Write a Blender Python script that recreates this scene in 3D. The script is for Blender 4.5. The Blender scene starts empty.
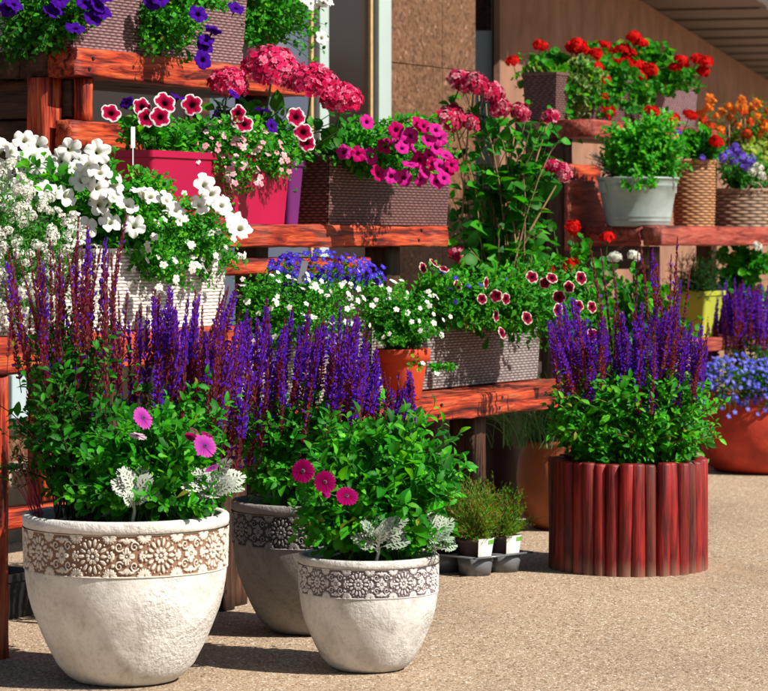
import bpy, math
import numpy as np
from mathutils import Vector, Matrix

rng = np.random.default_rng(11)
scene = bpy.context.scene
COL = scene.collection

# ------------------------------------------------------------------ frames
H, F, HY = 1.35, 2700.0, 242.0          # eye height (m), focal length and horizon of the view


def W(px, py, Y):
    return np.array([(px - 384) / F * Y, Y, H - (py - HY) / F * Y])


UX = np.array([0.503, 0.864])            # direction along the plant stands
VX = np.array([-0.864, 0.503])           # direction from their front to their back
O2 = np.array([-1.227, 8.72])
ANG = math.atan2(0.864, 0.503)


def A(a, s, z):
    p = O2 + UX * a + VX * s
    return np.array([p[0], p[1], z])


SUN_AZ, SUN_EL = math.radians(29), math.radians(43)
TO_SUN = np.array([math.cos(SUN_AZ) * math.cos(SUN_EL), -math.sin(SUN_AZ) * math.cos(SUN_EL), math.sin(SUN_EL)])


# ------------------------------------------------------------------ materials
def new_mat(name):
    m = bpy.data.materials.new(name)
    m.use_nodes = True
    nt = m.node_tree
    for n in list(nt.nodes):
        nt.nodes.remove(n)
    out = nt.nodes.new('ShaderNodeOutputMaterial')
    return m, nt, out


def N(nt, typ, **kw):
    n = nt.nodes.new(typ)
    for k, v in kw.items():
        if k.startswith('i_'):
            key = k[2:]
            n.inputs[int(key) if key.isdigit() else key.replace('_', ' ')].default_value = v
        else:
            setattr(n, k, v)
    return n


def ramp(nt, stops, interp='LINEAR'):
    r = nt.nodes.new('ShaderNodeValToRGB')
    cr = r.color_ramp
    cr.interpolation = interp
    while len(cr.elements) > 1:
        cr.elements.remove(cr.elements[-1])
    cr.elements[0].position = stops[0][0]
    cr.elements[0].color = (*stops[0][1], 1)
    for p, c in stops[1:]:
        e = cr.elements.new(p)
        e.color = (*c, 1)
    return r


def mixrgb(nt, fac, a, b, blend='MIX'):
    m = nt.nodes.new('ShaderNodeMix')
    m.data_type = 'RGBA'
    m.blend_type = blend
    for i, v in ((0, fac), (6, a), (7, b)):
        if hasattr(v, 'is_output') or isinstance(v, bpy.types.NodeSocket):
            nt.links.new(v, m.inputs[i])
        elif i == 0:
            m.inputs[0].default_value = v
        else:
            m.inputs[i].default_value = (*v, 1) if len(v) == 3 else v
    return m.outputs[2]


def bump(nt, h, strength, dist=0.01, normal=None):
    b = nt.nodes.new('ShaderNodeBump')
    b.inputs['Strength'].default_value = strength
    b.inputs['Distance'].default_value = dist
    nt.links.new(h, b.inputs['Height'])
    if normal is not None:
        nt.links.new(normal, b.inputs['Normal'])
    return b.outputs[0]


def principled(nt, out, col=None, rough=0.6, spec=0.4, normal=None, metal=0.0):
    p = nt.nodes.new('ShaderNodeBsdfPrincipled')
    if isinstance(col, bpy.types.NodeSocket):
        nt.links.new(col, p.inputs['Base Color'])
    elif col is not None:
        p.inputs['Base Color'].default_value = (*col, 1)
    if isinstance(rough, bpy.types.NodeSocket):
        nt.links.new(rough, p.inputs['Roughness'])
    else:
        p.inputs['Roughness'].default_value = rough
    p.inputs['Specular IOR Level'].default_value = spec
    p.inputs['Metallic'].default_value = metal
    if normal is not None:
        nt.links.new(normal, p.inputs['Normal'])
    if out is not None:
        nt.links.new(p.outputs[0], out.inputs[0])
    return p


def coords(nt, kind='Object', scale=(1, 1, 1), loc=(0, 0, 0)):
    t = nt.nodes.new('ShaderNodeTexCoord')
    m = nt.nodes.new('ShaderNodeMapping')
    m.inputs['Scale'].default_value = scale
    m.inputs['Location'].default_value = loc
    nt.links.new(t.outputs[kind], m.inputs['Vector'])
    return m.outputs[0]


def noise(nt, vec, scale, detail=4, rough=0.55, out='Fac', dist=0.0):
    n = nt.nodes.new('ShaderNodeTexNoise')
    n.inputs['Scale'].default_value = scale
    n.inputs['Detail'].default_value = detail
    n.inputs['Roughness'].default_value = rough
    n.inputs['Distortion'].default_value = dist
    if vec is not None:
        nt.links.new(vec, n.inputs['Vector'])
    return n.outputs[out]


def voronoi(nt, vec, scale, feature='F1', out='Distance', rand=1.0):
    n = nt.nodes.new('ShaderNodeTexVoronoi')
    n.feature = feature
    n.inputs['Scale'].default_value = scale
    n.inputs['Randomness'].default_value = rand
    nt.links.new(vec, n.inputs['Vector'])
    return n.outputs[out]


def mat_leaf(name, rough=0.42, trans=0.35, spec=0.35, tint=(1.35, 1.5, 0.55)):
    m, nt, out = new_mat(name)
    at = N(nt, 'ShaderNodeAttribute', attribute_name='Col')
    p = principled(nt, None, at.outputs['Color'], rough, spec)
    tr = nt.nodes.new('ShaderNodeBsdfTranslucent')
    c2 = mixrgb(nt, 1.0, at.outputs['Color'], tint, 'MULTIPLY')
    nt.links.new(c2, tr.inputs['Color'])
    mx = nt.nodes.new('ShaderNodeMixShader')
    mx.inputs[0].default_value = trans
    nt.links.new(p.outputs[0], mx.inputs[1])
    nt.links.new(tr.outputs[0], mx.inputs[2])
    nt.links.new(mx.outputs[0], out.inputs[0])
    return m


M = {}
M['leaf'] = mat_leaf('leaf', rough=0.5, trans=0.42, spec=0.2, tint=(1.9, 1.7, 0.3))
M['felt_leaf'] = mat_leaf('felt_leaf', rough=0.9, trans=0.12, spec=0.1, tint=(1, 1, 1))
M['petal'] = mat_leaf('petal', rough=0.8, trans=0.32, spec=0.06, tint=(1.15, 1.05, 1.1))
M['spike'] = mat_leaf('spike_floret', rough=0.8, trans=0.48, spec=0.05, tint=(1.3, 1.1, 1.3))
M['stem'] = mat_leaf('stem', rough=0.6, trans=0.0, spec=0.3)


def mat_wood(name, stops, rough=0.55, pale=0.25, dark=0.6):
    m, nt, out = new_mat(name)
    info = nt.nodes.new('ShaderNodeObjectInfo')
    t = nt.nodes.new('ShaderNodeTexCoord')
    off = N(nt, 'ShaderNodeVectorMath', operation='SCALE')
    cmb = nt.nodes.new('ShaderNodeCombineXYZ')
    for i in range(3):
        nt.links.new(info.outputs['Random'], cmb.inputs[i])
    nt.links.new(cmb.outputs[0], off.inputs[0])
    off.inputs['Scale'].default_value = 37.0
    add = N(nt, 'ShaderNodeVectorMath', operation='ADD')
    nt.links.new(t.outputs['Object'], add.inputs[0])
    nt.links.new(off.outputs[0], add.inputs[1])

    def mp(s):
        q = nt.nodes.new('ShaderNodeMapping')
        q.inputs['Scale'].default_value = s
        nt.links.new(add.outputs[0], q.inputs['Vector'])
        return q.outputs[0]
    n1 = noise(nt, mp((3.2, 34, 34)), 1.0, 6, 0.62, dist=0.6)
    n2 = noise(nt, mp((9, 190, 190)), 1.0, 3, 0.6)
    n3 = noise(nt, mp((1.7, 4, 4)), 1.6, 3, 0.5)
    c = ramp(nt, stops)
    nt.links.new(n1, c.inputs[0])
    g = ramp(nt, [(0.38, (1 - dark,) * 3), (0.6, (1, 1, 1))])
    nt.links.new(n2, g.inputs[0])
    c2 = mixrgb(nt, 0.8, c.outputs[0], g.outputs[0], 'MULTIPLY')
    pr = ramp(nt, [(0.52, (0, 0, 0)), (0.72, (1, 1, 1))])
    nt.links.new(n3, pr.inputs[0])
    fm = N(nt, 'ShaderNodeMath', operation='MULTIPLY')
    nt.links.new(pr.outputs[0], fm.inputs[0])
    fm.inputs[1].default_value = pale
    c3 = mixrgb(nt, fm.outputs[0], c2, (0.42, 0.20, 0.14))
    nb = bump(nt, n1, 0.8, 0.012)
    nb = bump(nt, n2, 0.5, 0.004, nb)
    principled(nt, out, c3, rough, 0.4, nb)
    return m


RED = [(0.34, (0.022, 0.005, 0.004)), (0.42, (0.17, 0.012, 0.006)), (0.48, (0.42, 0.035, 0.011)),
       (0.57, (0.62, 0.085, 0.018)), (0.70, (0.58, 0.15, 0.055)), (0.80, (0.50, 0.22, 0.13))]
M['red_wood'] = mat_wood('red_painted_wood', RED)
M['pink_wood'] = mat_wood('faded_red_wood', [(0.32, (0.06, 0.008, 0.005)), (0.44, (0.26, 0.03, 0.018)), (0.56, (0.42, 0.075, 0.045)), (0.75, (0.46, 0.15, 0.10))], 0.6, 0.25, 0.45)
M['brown_wood'] = mat_wood('dark_brown_wood', [(0.3, (0.012, 0.006, 0.004)), (0.5, (0.06, 0.022, 0.011)), (0.7, (0.14, 0.055, 0.025))], 0.6, 0.12)


def mat_log():
    m, nt, out = new_mat('log_wood')
    at = N(nt, 'ShaderNodeAttribute', attribute_name='Col')
    v = coords(nt, 'Object', (30, 30, 2.5))
    n1 = noise(nt, v, 1.6, 5, 0.6)
    v2 = coords(nt, 'Object', (150, 150, 7))
    n2 = noise(nt, v2, 1.0, 3, 0.6)
    r1 = ramp(nt, [(0.34, (0.22, 0.25, 0.28)), (0.52, (1, 1, 1)), (0.75, (1.4, 1.5, 1.4))])
    nt.links.new(n1, r1.inputs[0])
    c = mixrgb(nt, 1.0, at.outputs['Color'], r1.outputs[0], 'MULTIPLY')
    r2 = ramp(nt, [(0.35, (0.5, 0.5, 0.5)), (0.55, (1, 1, 1))])
    nt.links.new(n2, r2.inputs[0])
    c = mixrgb(nt, 0.9, c, r2.outputs[0], 'MULTIPLY')
    # worn dusty foot of the logs
    pos = nt.nodes.new('ShaderNodeTexCoord')
    sx = nt.nodes.new('ShaderNodeSeparateXYZ')
    nt.links.new(pos.outputs['Object'], sx.inputs[0])
    ad = N(nt, 'ShaderNodeMath', operation='ADD')
    nt.links.new(sx.outputs[2], ad.inputs[0])
    sc = N(nt, 'ShaderNodeMath', operation='MULTIPLY', i_1=0.16)
    nt.links.new(n1, sc.inputs[0])
    nt.links.new(sc.outputs[0], ad.inputs[1])
    dr = ramp(nt, [(0.06, (.7,) * 3), (0.14, (0, 0, 0))])
    nt.links.new(ad.outputs[0], dr.inputs[0])
    c = mixrgb(nt, dr.outputs[0], c, (0.26, 0.15, 0.10))
    nb = bump(nt, n2, 0.6, 0.004)
    principled(nt, out, c, 0.5, 0.4, nb)
    return m


M['log'] = mat_log()


def mat_plain(name, col, rough=0.6, var=0.25, scale=6, bumpk=0.15, spec=0.35, metal=0.0, fine=90):
    m, nt, out = new_mat(name)
    v = coords(nt)
    n1 = noise(nt, v, scale, 5, 0.6)
    n2 = noise(nt, v, fine, 3, 0.6)
    r = ramp(nt, [(0.3, (1 - var,) * 3), (0.7, (1 + var * 0.6,) * 3)])
    nt.links.new(n1, r.inputs[0])
    c = mixrgb(nt, 1.0, col, r.outputs[0], 'MULTIPLY')
    nb = bump(nt, n2, bumpk, 0.003)
    principled(nt, out, c, rough, spec, nb, metal)
    return m


def mat_wicker(name, col, dark):
    m, nt, out = new_mat(name)
    v = coords(nt, 'Object', (14, 14, 60))
    n1 = noise(nt, v, 1.5, 3, 0.6)
    v2 = coords(nt)
    n2 = noise(nt, v2, 5, 3)
    at = N(nt, 'ShaderNodeAttribute', attribute_name='Col')
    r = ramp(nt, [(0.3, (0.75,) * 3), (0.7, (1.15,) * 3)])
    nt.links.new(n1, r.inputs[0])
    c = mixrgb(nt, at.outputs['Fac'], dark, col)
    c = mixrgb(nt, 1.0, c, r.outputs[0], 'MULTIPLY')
    r2 = ramp(nt, [(0.35, (0.85,) * 3), (0.7, (1.08,) * 3)])
    nt.links.new(n2, r2.inputs[0])
    c = mixrgb(nt, 1.0, c, r2.outputs[0], 'MULTIPLY')
    principled(nt, out, c, 0.5, 0.4)
    return m


M['wicker_mauve'] = mat_wicker('mauve_brown_wicker', (0.34, 0.19, 0.20), (0.06, 0.03, 0.03))
M['wicker_brown'] = mat_wicker('brown_wicker', (0.20, 0.095, 0.092), (0.035, 0.014, 0.014))
M['wicker_grey'] = mat_wicker('grey_wicker', (0.36, 0.31, 0.29), (0.06, 0.05, 0.05))
M['wicker_white'] = mat_wicker('white_wicker', (0.80, 0.76, 0.70), (0.42, 0.36, 0.32))
M['wicker_tan'] = mat_wicker('tan_wicker', (0.52, 0.26, 0.11), (0.12, 0.045, 0.015))
M['wicker_wood'] = mat_wicker('greyed_willow', (0.40, 0.27, 0.17), (0.05, 0.028, 0.016))

M['magenta'] = mat_plain('magenta_plastic', (0.37, 0.001, 0.045), 0.45, 0.12, 4, 0.05)
M['purple'] = mat_plain('purple_plastic', (0.13, 0.012, 0.12), 0.45, 0.12, 4, 0.05)
M['slate'] = mat_plain('slate_grey_plastic', (0.16, 0.15, 0.19), 0.5, 0.15, 4, 0.05)
M['lime'] = mat_plain('lime_plastic', (0.42, 0.46, 0.045), 0.45, 0.12, 4, 0.05)
M['dark_plastic'] = mat_plain('dark_plastic', (0.05, 0.03, 0.03), 0.45, 0.3, 8, 0.1)
M['black_plastic'] = mat_plain('black_plastic', (0.015, 0.013, 0.013), 0.45, 0.3, 8, 0.1)
M['tray'] = mat_plain('grey_tray_plastic', (0.13, 0.14, 0.15), 0.25, 0.15, 8, 0.05, 0.5)
M['paper'] = mat_plain('white_card', (0.82, 0.82, 0.80), 0.5, 0.04, 8, 0.0)
M['green_print'] = mat_plain('green_print', (0.16, 0.42, 0.05), 0.5, 0.05, 8, 0.0)
M['terracotta'] = mat_plain('terracotta', (0.58, 0.060, 0.016), 0.75, 0.2, 7, 0.15)
M['brown_clay'] = mat_plain('brown_clay', (0.30, 0.085, 0.03), 0.6, 0.35, 6, 0.2)
M['red_glaze'] = mat_plain('red_clay', (0.58, 0.055, 0.026), 0.55, 0.4, 9, 0.6, 0.35, 0.0, 30)
M['galv'] = mat_plain('galvanised_steel', (0.33, 0.40, 0.375), 0.45, 0.25, 9, 0.08, 0.5, 0.15)
M['soil'] = mat_plain('soil', (0.035, 0.02, 0.012), 0.95, 0.6, 30, 0.9, 0.1, 0.0, 120)
M['frame'] = mat_plain('pale_window_frame', (0.40, 0.48, 0.45), 0.4, 0.06, 3, 0.02)
M['bamboo'] = mat_plain('bamboo', (0.55, 0.36, 0.16), 0.6, 0.2, 20, 0.1)
M['sand_stone'] = mat_plain('plinth_stone', (0.44, 0.36, 0.26), 0.85, 0.3, 5, 0.6, 0.2, 0.0, 40)


def mat_stone_pot(name, base, stain, dark):
    m, nt, out = new_mat(name)
    v = coords(nt)
    n1 = noise(nt, v, 5.5, 6, 0.65, dist=0.5)
    n2 = noise(nt, v, 55, 5, 0.65)
    n3 = noise(nt, v, 190, 3, 0.6)
    n4 = noise(nt, v, 14, 6, 0.7, dist=1.0)
    c = ramp(nt, [(0.30, stain), (0.52, base), (0.75, tuple(min(1, x * 1.12) for x in base))])
    nt.links.new(n1, c.inputs[0])
    s = ramp(nt, [(0.60, (0, 0, 0)), (0.74, (1, 1, 1))])
    nt.links.new(n4, s.inputs[0])
    fm = N(nt, 'ShaderNodeMath', operation='MULTIPLY', i_1=0.45)
    nt.links.new(s.outputs[0], fm.inputs[0])
    c1 = mixrgb(nt, fm.outputs[0], c.outputs[0], dark)
    s2 = ramp(nt, [(0.36, (0.72,) * 3), (0.5, (1, 1, 1))])
    nt.links.new(n2, s2.inputs[0])
    c1 = mixrgb(nt, 0.55, c1, s2.outputs[0], 'MULTIPLY')
    # rough, trowelled patch
    pm = ramp(nt, [(0.45, (0.12,) * 3), (0.62, (1, 1, 1))])
    nt.links.new(noise(nt, v, 3.2, 2), pm.inputs[0])
    hm = N(nt, 'ShaderNodeMath', operation='MULTIPLY')
    nt.links.new(n2, hm.inputs[0])
    nt.links.new(pm.outputs[0], hm.inputs[1])
    nb = bump(nt, hm.outputs[0], 0.9, 0.02)
    nb = bump(nt, n3, 0.35, 0.003, nb)
    principled(nt, out, c1, 0.85, 0.2, nb)
    return m


def mat_relief(name, top, recess):
    m, nt, out = new_mat(name)
    at = N(nt, 'ShaderNodeAttribute', attribute_name='Col')
    v = coords(nt)
    n1 = noise(nt, v, 40, 5, 0.7)
    n2 = noise(nt, v, 160, 3, 0.6)
    ad = N(nt, 'ShaderNodeMath', operation='ADD')
    nt.links.new(at.outputs['Fac'], ad.inputs[0])
    sc = N(nt, 'ShaderNodeMath', operation='MULTIPLY_ADD', i_1=0.7, i_2=-0.35)
    nt.links.new(n1, sc.inputs[0])
    nt.links.new(sc.outputs[0], ad.inputs[1])
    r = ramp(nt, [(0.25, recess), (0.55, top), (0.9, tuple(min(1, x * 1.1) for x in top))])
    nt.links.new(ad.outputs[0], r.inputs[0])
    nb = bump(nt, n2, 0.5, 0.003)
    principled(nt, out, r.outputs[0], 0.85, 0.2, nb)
    return m


M['stone_white'] = mat_stone_pot('whitewashed_stone', (0.76, 0.735, 0.68), (0.56, 0.52, 0.45), (0.38, 0.33, 0.26))
M['stone_pale'] = mat_stone_pot('pale_grey_stone', (0.68, 0.655, 0.61), (0.47, 0.44, 0.40), (0.32, 0.29, 0.25))
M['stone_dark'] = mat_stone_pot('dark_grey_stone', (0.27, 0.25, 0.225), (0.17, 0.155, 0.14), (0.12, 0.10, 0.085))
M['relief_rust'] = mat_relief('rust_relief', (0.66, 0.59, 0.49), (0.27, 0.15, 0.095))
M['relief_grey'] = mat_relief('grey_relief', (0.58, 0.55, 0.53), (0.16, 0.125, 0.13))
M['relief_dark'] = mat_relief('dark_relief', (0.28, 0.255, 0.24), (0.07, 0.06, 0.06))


def mat_ground():
    m, nt, out = new_mat('pebble_paving')
    v = coords(nt, 'Object', (1, .5, 1))
    vd = voronoi(nt, v, 150, 'F1', 'Color')
    sep = nt.nodes.new('ShaderNodeSeparateColor')
    nt.links.new(vd, sep.inputs[0])
    c = ramp(nt, [(0.0, (0.16, 0.10, 0.065)), (0.06, (0.29, 0.20, 0.13)), (0.20, (0.41, 0.29, 0.195)), (0.50, (0.44, 0.315, 0.215)),
                  (0.80, (0.49, 0.365, 0.255)), (0.94, (0.58, 0.47, 0.36)), (1.0, (0.72, 0.66, 0.56))])
    nt.links.new(sep.outputs[0], c.inputs[0])
    dist = voronoi(nt, v, 150, 'F1', 'Distance')
    gap = ramp(nt, [(0.45, (1, 1, 1)), (0.85, (0.62, 0.58, 0.54))])
    nt.links.new(dist, gap.inputs[0])
    c1 = mixrgb(nt, 1.0, c.outputs[0], gap.outputs[0], 'MULTIPLY')
    big = noise(nt, v, 1.1, 5, 0.6)
    r = ramp(nt, [(0.3, (0.74, 0.73, 0.72)), (0.48, (0.97, 0.97, 0.96)), (0.7, (1.1, 1.09, 1.06))])
    nt.links.new(big, r.inputs[0])
    c2 = mixrgb(nt, 1.0, c1, r.outputs[0], 'MULTIPLY')
    sandn = noise(nt, v, 2.3, 4, 0.6, dist=0.4)
    sr = ramp(nt, [(0.56, (0, 0, 0)), (0.72, (1, 1, 1))])
    nt.links.new(sandn, sr.inputs[0])
    fm = N(nt, 'ShaderNodeMath', operation='MULTIPLY', i_1=0.6)
    nt.links.new(sr.outputs[0], fm.inputs[0])
    c3 = mixrgb(nt, fm.outputs[0], c2, (0.44, 0.31, 0.19))
    fine = noise(nt, v, 420, 2)
    inv = N(nt, 'ShaderNodeMath', operation='SUBTRACT', i_0=1.0)
    nt.links.new(dist, inv.inputs[1])
    nb = bump(nt, inv.outputs[0], 0.55, 0.003)
    nb = bump(nt, fine, 0.3, 0.002, nb)
    nb = bump(nt, big, 0.15, 0.02, nb)
    principled(nt, out, c3, 0.85, 0.25, nb)
    return m


M['ground'] = mat_ground()


def mat_granite():
    m, nt, out = new_mat('brown_granite')
    v = coords(nt)
    n = voronoi(nt, v, 55, 'F1', 'Color')
    sep = nt.nodes.new('ShaderNodeSeparateColor')
    nt.links.new(n, sep.inputs[0])
    c = ramp(nt, [(0.0, (0.075, 0.036, 0.019)), (0.35, (0.145, 0.070, 0.034)), (0.75, (0.18, 0.090, 0.045)), (0.97, (0.22, 0.12, 0.065)), (1.0, (0.36, 0.19, 0.13))])
    nt.links.new(sep.outputs[0], c.inputs[0])
    b = noise(nt, v, 1.4, 4)
    r = ramp(nt, [(0.3, (0.8,) * 3), (0.7, (1.15, 1.1, 1.05))])
    nt.links.new(b, r.inputs[0])
    c1 = mixrgb(nt, 1.0, c.outputs[0], r.outputs[0], 'MULTIPLY')
    vs = voronoi(nt, v, 5.5, 'F1', 'Distance')
    ps = ramp(nt, [(0.07, (1, 1, 1)), (0.12, (0, 0, 0))])
    nt.links.new(vs, ps.inputs[0])
    fm = N(nt, 'ShaderNodeMath', operation='MULTIPLY', i_1=0.5)
    nt.links.new(ps.outputs[0], fm.inputs[0])
    c2 = mixrgb(nt, fm.outputs[0], c1, (0.52, 0.24, 0.17))
    principled(nt, out, c2, 0.5, 0.35)
    return m


M['granite'] = mat_granite()
M['render_wall'] = mat_plain('pink_brown_render', (0.29, 0.15, 0.095), 0.85, 0.3, 3, 0.5, 0.2, 0.0, 60)
M['soffit'] = mat_plain('soffit_board', (0.085, 0.06, 0.045), 0.55, 0.2, 2, 0.1)


def mat_glass(name, col, rough=0.06):
    m, nt, out = new_mat(name)
    principled(nt, out, col, rough, 0.8)
    return m


M['pane_dark'] = mat_glass('dark_window_glass', (0.020, 0.012, 0.010), 0.25)
M['pane_blue'] = mat_glass('bluish_window_glass', (0.09, 0.105, 0.15), 0.15)
M['pane_pale'] = mat_glass('pale_blue_glass', (0.42, 0.52, 0.55), 0.2)


# ------------------------------------------------------------------ objects
def link(o):
    COL.objects.link(o)
    return o


def thing(name, label, cat, loc=(0, 0, 0), rz=0.0, group=None):
    o = bpy.data.objects.new(name, None)
    o.empty_display_size = 0.1
    o.location = tuple(float(x) for x in loc)
    o.rotation_euler = (0, 0, rz)
    o['label'] = label
    o['category'] = cat
    if group:
        o['group'] = group
    return link(o)


def mesh_np(name, V, faces, cols=None, smooth=False):
    """V (N,3); faces: list of int arrays (K,n)."""
    me = bpy.data.meshes.new(name)
    V = np.ascontiguousarray(V, dtype=np.float32)
    me.vertices.add(len(V))
    me.vertices.foreach_set('co', V.ravel())
    faces = [np.asarray(f, dtype=np.int32) for f in faces if len(f)]
    loops = np.concatenate([f.ravel() for f in faces])
    tot = np.concatenate([np.full(len(f), f.shape[1], dtype=np.int32) for f in faces])
    st = np.concatenate([[0], np.cumsum(tot)[:-1]]).astype(np.int32)
    me.loops.add(len(loops))
    me.loops.foreach_set('vertex_index', loops)
    me.polygons.add(len(tot))
    me.polygons.foreach_set('loop_start', st)
    me.polygons.foreach_set('loop_total', tot)
    me.polygons.foreach_set('use_smooth', np.full(len(tot), bool(smooth)))
    if cols is not None:
        at = me.color_attributes.new('Col', 'FLOAT_COLOR', 'POINT')
        c = np.ones((len(V), 4), dtype=np.float32)
        c[:, :3] = cols
        at.data.foreach_set('color', c.ravel())
    me.update(calc_edges=True)
    return me


def obj(name, me, mat, parent=None, loc=(0, 0, 0), rot=(0, 0, 0)):
    o = bpy.data.objects.new(name, me)
    if mat is not None:
        if len(me.materials) == 0:
            me.materials.append(mat)
        elif me.materials[0] is not mat:
            o.material_slots[0].link = 'OBJECT'
            o.material_slots[0].material = mat
    o.parent = parent
    o.location = tuple(float(x) for x in loc)
    o.rotation_euler = rot
    return link(o)


class MB:
    """collects pieces of one mesh"""

    def __init__(self):
        self.V, self.F, self.C, self.n = [], [], [], 0

    def add(self, V, faces, col=(1, 1, 1)):
        V = np.asarray(V, dtype=float)
        self.V.append(V)
        for f in faces:
            f = np.asarray(f)
            if len(f):
                self.F.append(f + self.n)
        c = np.empty((len(V), 3))
        c[:] = col
        self.C.append(c)
        self.n += len(V)

    def box(self, x0, x1, y0, y1, z0, z1, col=(1, 1, 1)):
        v = [(x, y, z) for z in (z0, z1) for y in (y0, y1) for x in (x0, x1)]
        self.add(v, [[(0, 2, 3, 1), (4, 5, 7, 6), (0, 1, 5, 4), (1, 3, 7, 5), (3, 2, 6, 7), (2, 0, 4, 6)]], col)

    def lathe(self, prof, seg=48, col=(1, 1, 1), sx=1.0, sy=1.0):
        th = np.arange(seg) / seg * 2 * math.pi
        P = np.array(prof, dtype=float)
        V = np.stack([P[:, 0:1] * np.cos(th) * sx, P[:, 0:1] * np.sin(th) * sy, np.repeat(P[:, 1:2], seg, 1)], -1).reshape(-1, 3)
        k = np.arange(seg)
        q = []
        for i in range(len(P) - 1):
            a, b = i * seg + k, i * seg + (k + 1) % seg
            q.append(np.stack([a, b, b + seg, a + seg], -1))
        self.add(V, q, col)

    def disc(self, r, z, seg=48, col=(1, 1, 1), sx=1.0, sy=1.0, jit=0.0, down=False):
        rings = 8
        V = [(0, 0, z)]
        for i in range(1, rings + 1):
            for j in range(seg):
                t = 2 * math.pi * j / seg
                V.append((math.cos(t) * r * sx * i / rings, math.sin(t) * r * sy * i / rings, z + (rng.normal() * jit if i < rings else 0)))
        k = np.arange(seg)
        tri = np.stack([np.zeros(seg, int), 1 + k, 1 + (k + 1) % seg], -1)
        q = [np.stack([1 + i * seg + k, 1 + (i + 1) * seg + k, 1 + (i + 1) * seg + (k + 1) % seg, 1 + i * seg + (k + 1) % seg], -1) for i in range(rings - 1)]
        self.add(V, [tri] + q, col)

    def tube(self, pts, r0, r1, sides=6, col=(1, 1, 1)):
        pts = np.asarray(pts, float)
        n = len(pts)
        T = np.gradient(pts, axis=0)
        T /= np.linalg.norm(T, axis=1)[:, None] + 1e-9
        ref = np.array([0.31, 0.9, 0.2]) if abs(T[0][2]) > 0.5 else np.array([0, 0, 1.0])
        p1 = np.cross(T, ref)
        p1 /= np.linalg.norm(p1, axis=1)[:, None] + 1e-9
        p2 = np.cross(T, p1)
        rr = np.linspace(r0, r1, n)[:, None]
        th = np.arange(sides) / sides * 2 * math.pi
        V = pts[:, None] + rr[:, None] * (np.cos(th)[None, :, None] * p1[:, None] + np.sin(th)[None, :, None] * p2[:, None])
        k = np.arange(sides)
        q = [np.stack([i * sides + k, i * sides + (k + 1) % sides, (i + 1) * sides + (k + 1) % sides, (i + 1) * sides + k], -1) for i in range(n - 1)]
        cap = [np.array([list(range(sides))[::-1]]), np.array([[(n - 1) * sides + i for i in range(sides)]])]
        self.add(V.reshape(-1, 3), q + cap, col)

    def mesh(self, name, smooth=False, cols=True):
        V = np.concatenate(self.V)
        byn = {}
        for f in self.F:
            byn.setdefault(f.shape[1], []).append(f)
        return mesh_np(name, V, [np.concatenate(x) for x in byn.values()], np.concatenate(self.C) if cols else None, smooth)

    def build(self, name, mat, parent=None, smooth=False, loc=(0, 0, 0), rot=(0, 0, 0)):
        return obj(name, self.mesh(name, smooth), mat, parent, loc, rot)


# ------------------------------------------------------------------ wood members
def rough_beam_mesh(L, wy, wz, wob=0.004, bev=0.010, name='beam'):
    """a hewn beam: long axis local x, centred"""
    n = max(6, int(L / 0.06))
    xs = np.linspace(-L / 2, L / 2, n)
    hy, hz = wy / 2, wz / 2
    b = min(bev, hy * 0.6, hz * 0.6)
    cs = []
    for (sy, sz, a0) in ((1, 1, 0), (-1, 1, 90), (-1, -1, 180), (1, -1, 270)):
        for d in (0, 30, 60, 90):
            t = math.radians(a0 + d)
            cs.append((sy * (hy - b) + b * math.cos(t), sz * (hz - b) + b * math.sin(t)))
    # extra points along the flats
    full = []
    for i in range(len(cs)):
        full.append(cs[i])
        if i % 4 == 3:
            nx = cs[(i + 1) % len(cs)]
            for k in (1, 2, 3):
                full.append((cs[i][0] + (nx[0] - cs[i][0]) * k / 4, cs[i][1] + (nx[1] - cs[i][1]) * k / 4))
    cs = np.array(full)
    m = len(cs)
    ph = rng.uniform(0, 6.28, (4, m))
    fr = rng.uniform(2, 9, (4, m))
    off = sum(np.sin(xs[:, None] * fr[k] + ph[k]) * (1.0 / (k + 1)) for k in range(4)) * wob * 0.5
    off = off + rng.normal(0, wob * 0.25, (n, m))
    dirn = cs / (np.linalg.norm(cs, axis=1)[:, None])
    V = np.empty((n, m, 3))
    V[..., 0] = xs[:, None]
    V[..., 1] = cs[:, 0] + off * dirn[:, 0]
    V[..., 2] = cs[:, 1] + off * dirn[:, 1]
    V = V.reshape(-1, 3)
    k = np.arange(m)
    q = np.concatenate([np.stack([i * m + k, i * m + (k + 1) % m, (i + 1) * m + (k + 1) % m, (i + 1) * m + k], -1)[:, ::-1] for i in range(n - 1)])
    caps = [np.array([list(range(m))]), np.array([[(n - 1) * m + i for i in range(m)][::-1]])]
    return mesh_np(name, V, [q] + caps, None, True)


def beam(name, parent, a0, a1, s0, s1, z0, z1, mat, axis='a', wob=0.004):
    c = ((a0 + a1) / 2, (s0 + s1) / 2, (z0 + z1) / 2)
    la, ls, lz = a1 - a0, s1 - s0, z1 - z0
    if axis == 'a':
        return obj(name, rough_beam_mesh(la, ls, lz, wob, name=name), mat, parent, c)
    if axis == 's':
        return obj(name, rough_beam_mesh(ls, la, lz, wob, name=name), mat, parent, c, (0, 0, math.pi / 2))
    return obj(name, rough_beam_mesh(lz, ls, la, wob, name=name), mat, parent, c, (0, -math.pi / 2, 0))


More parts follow.
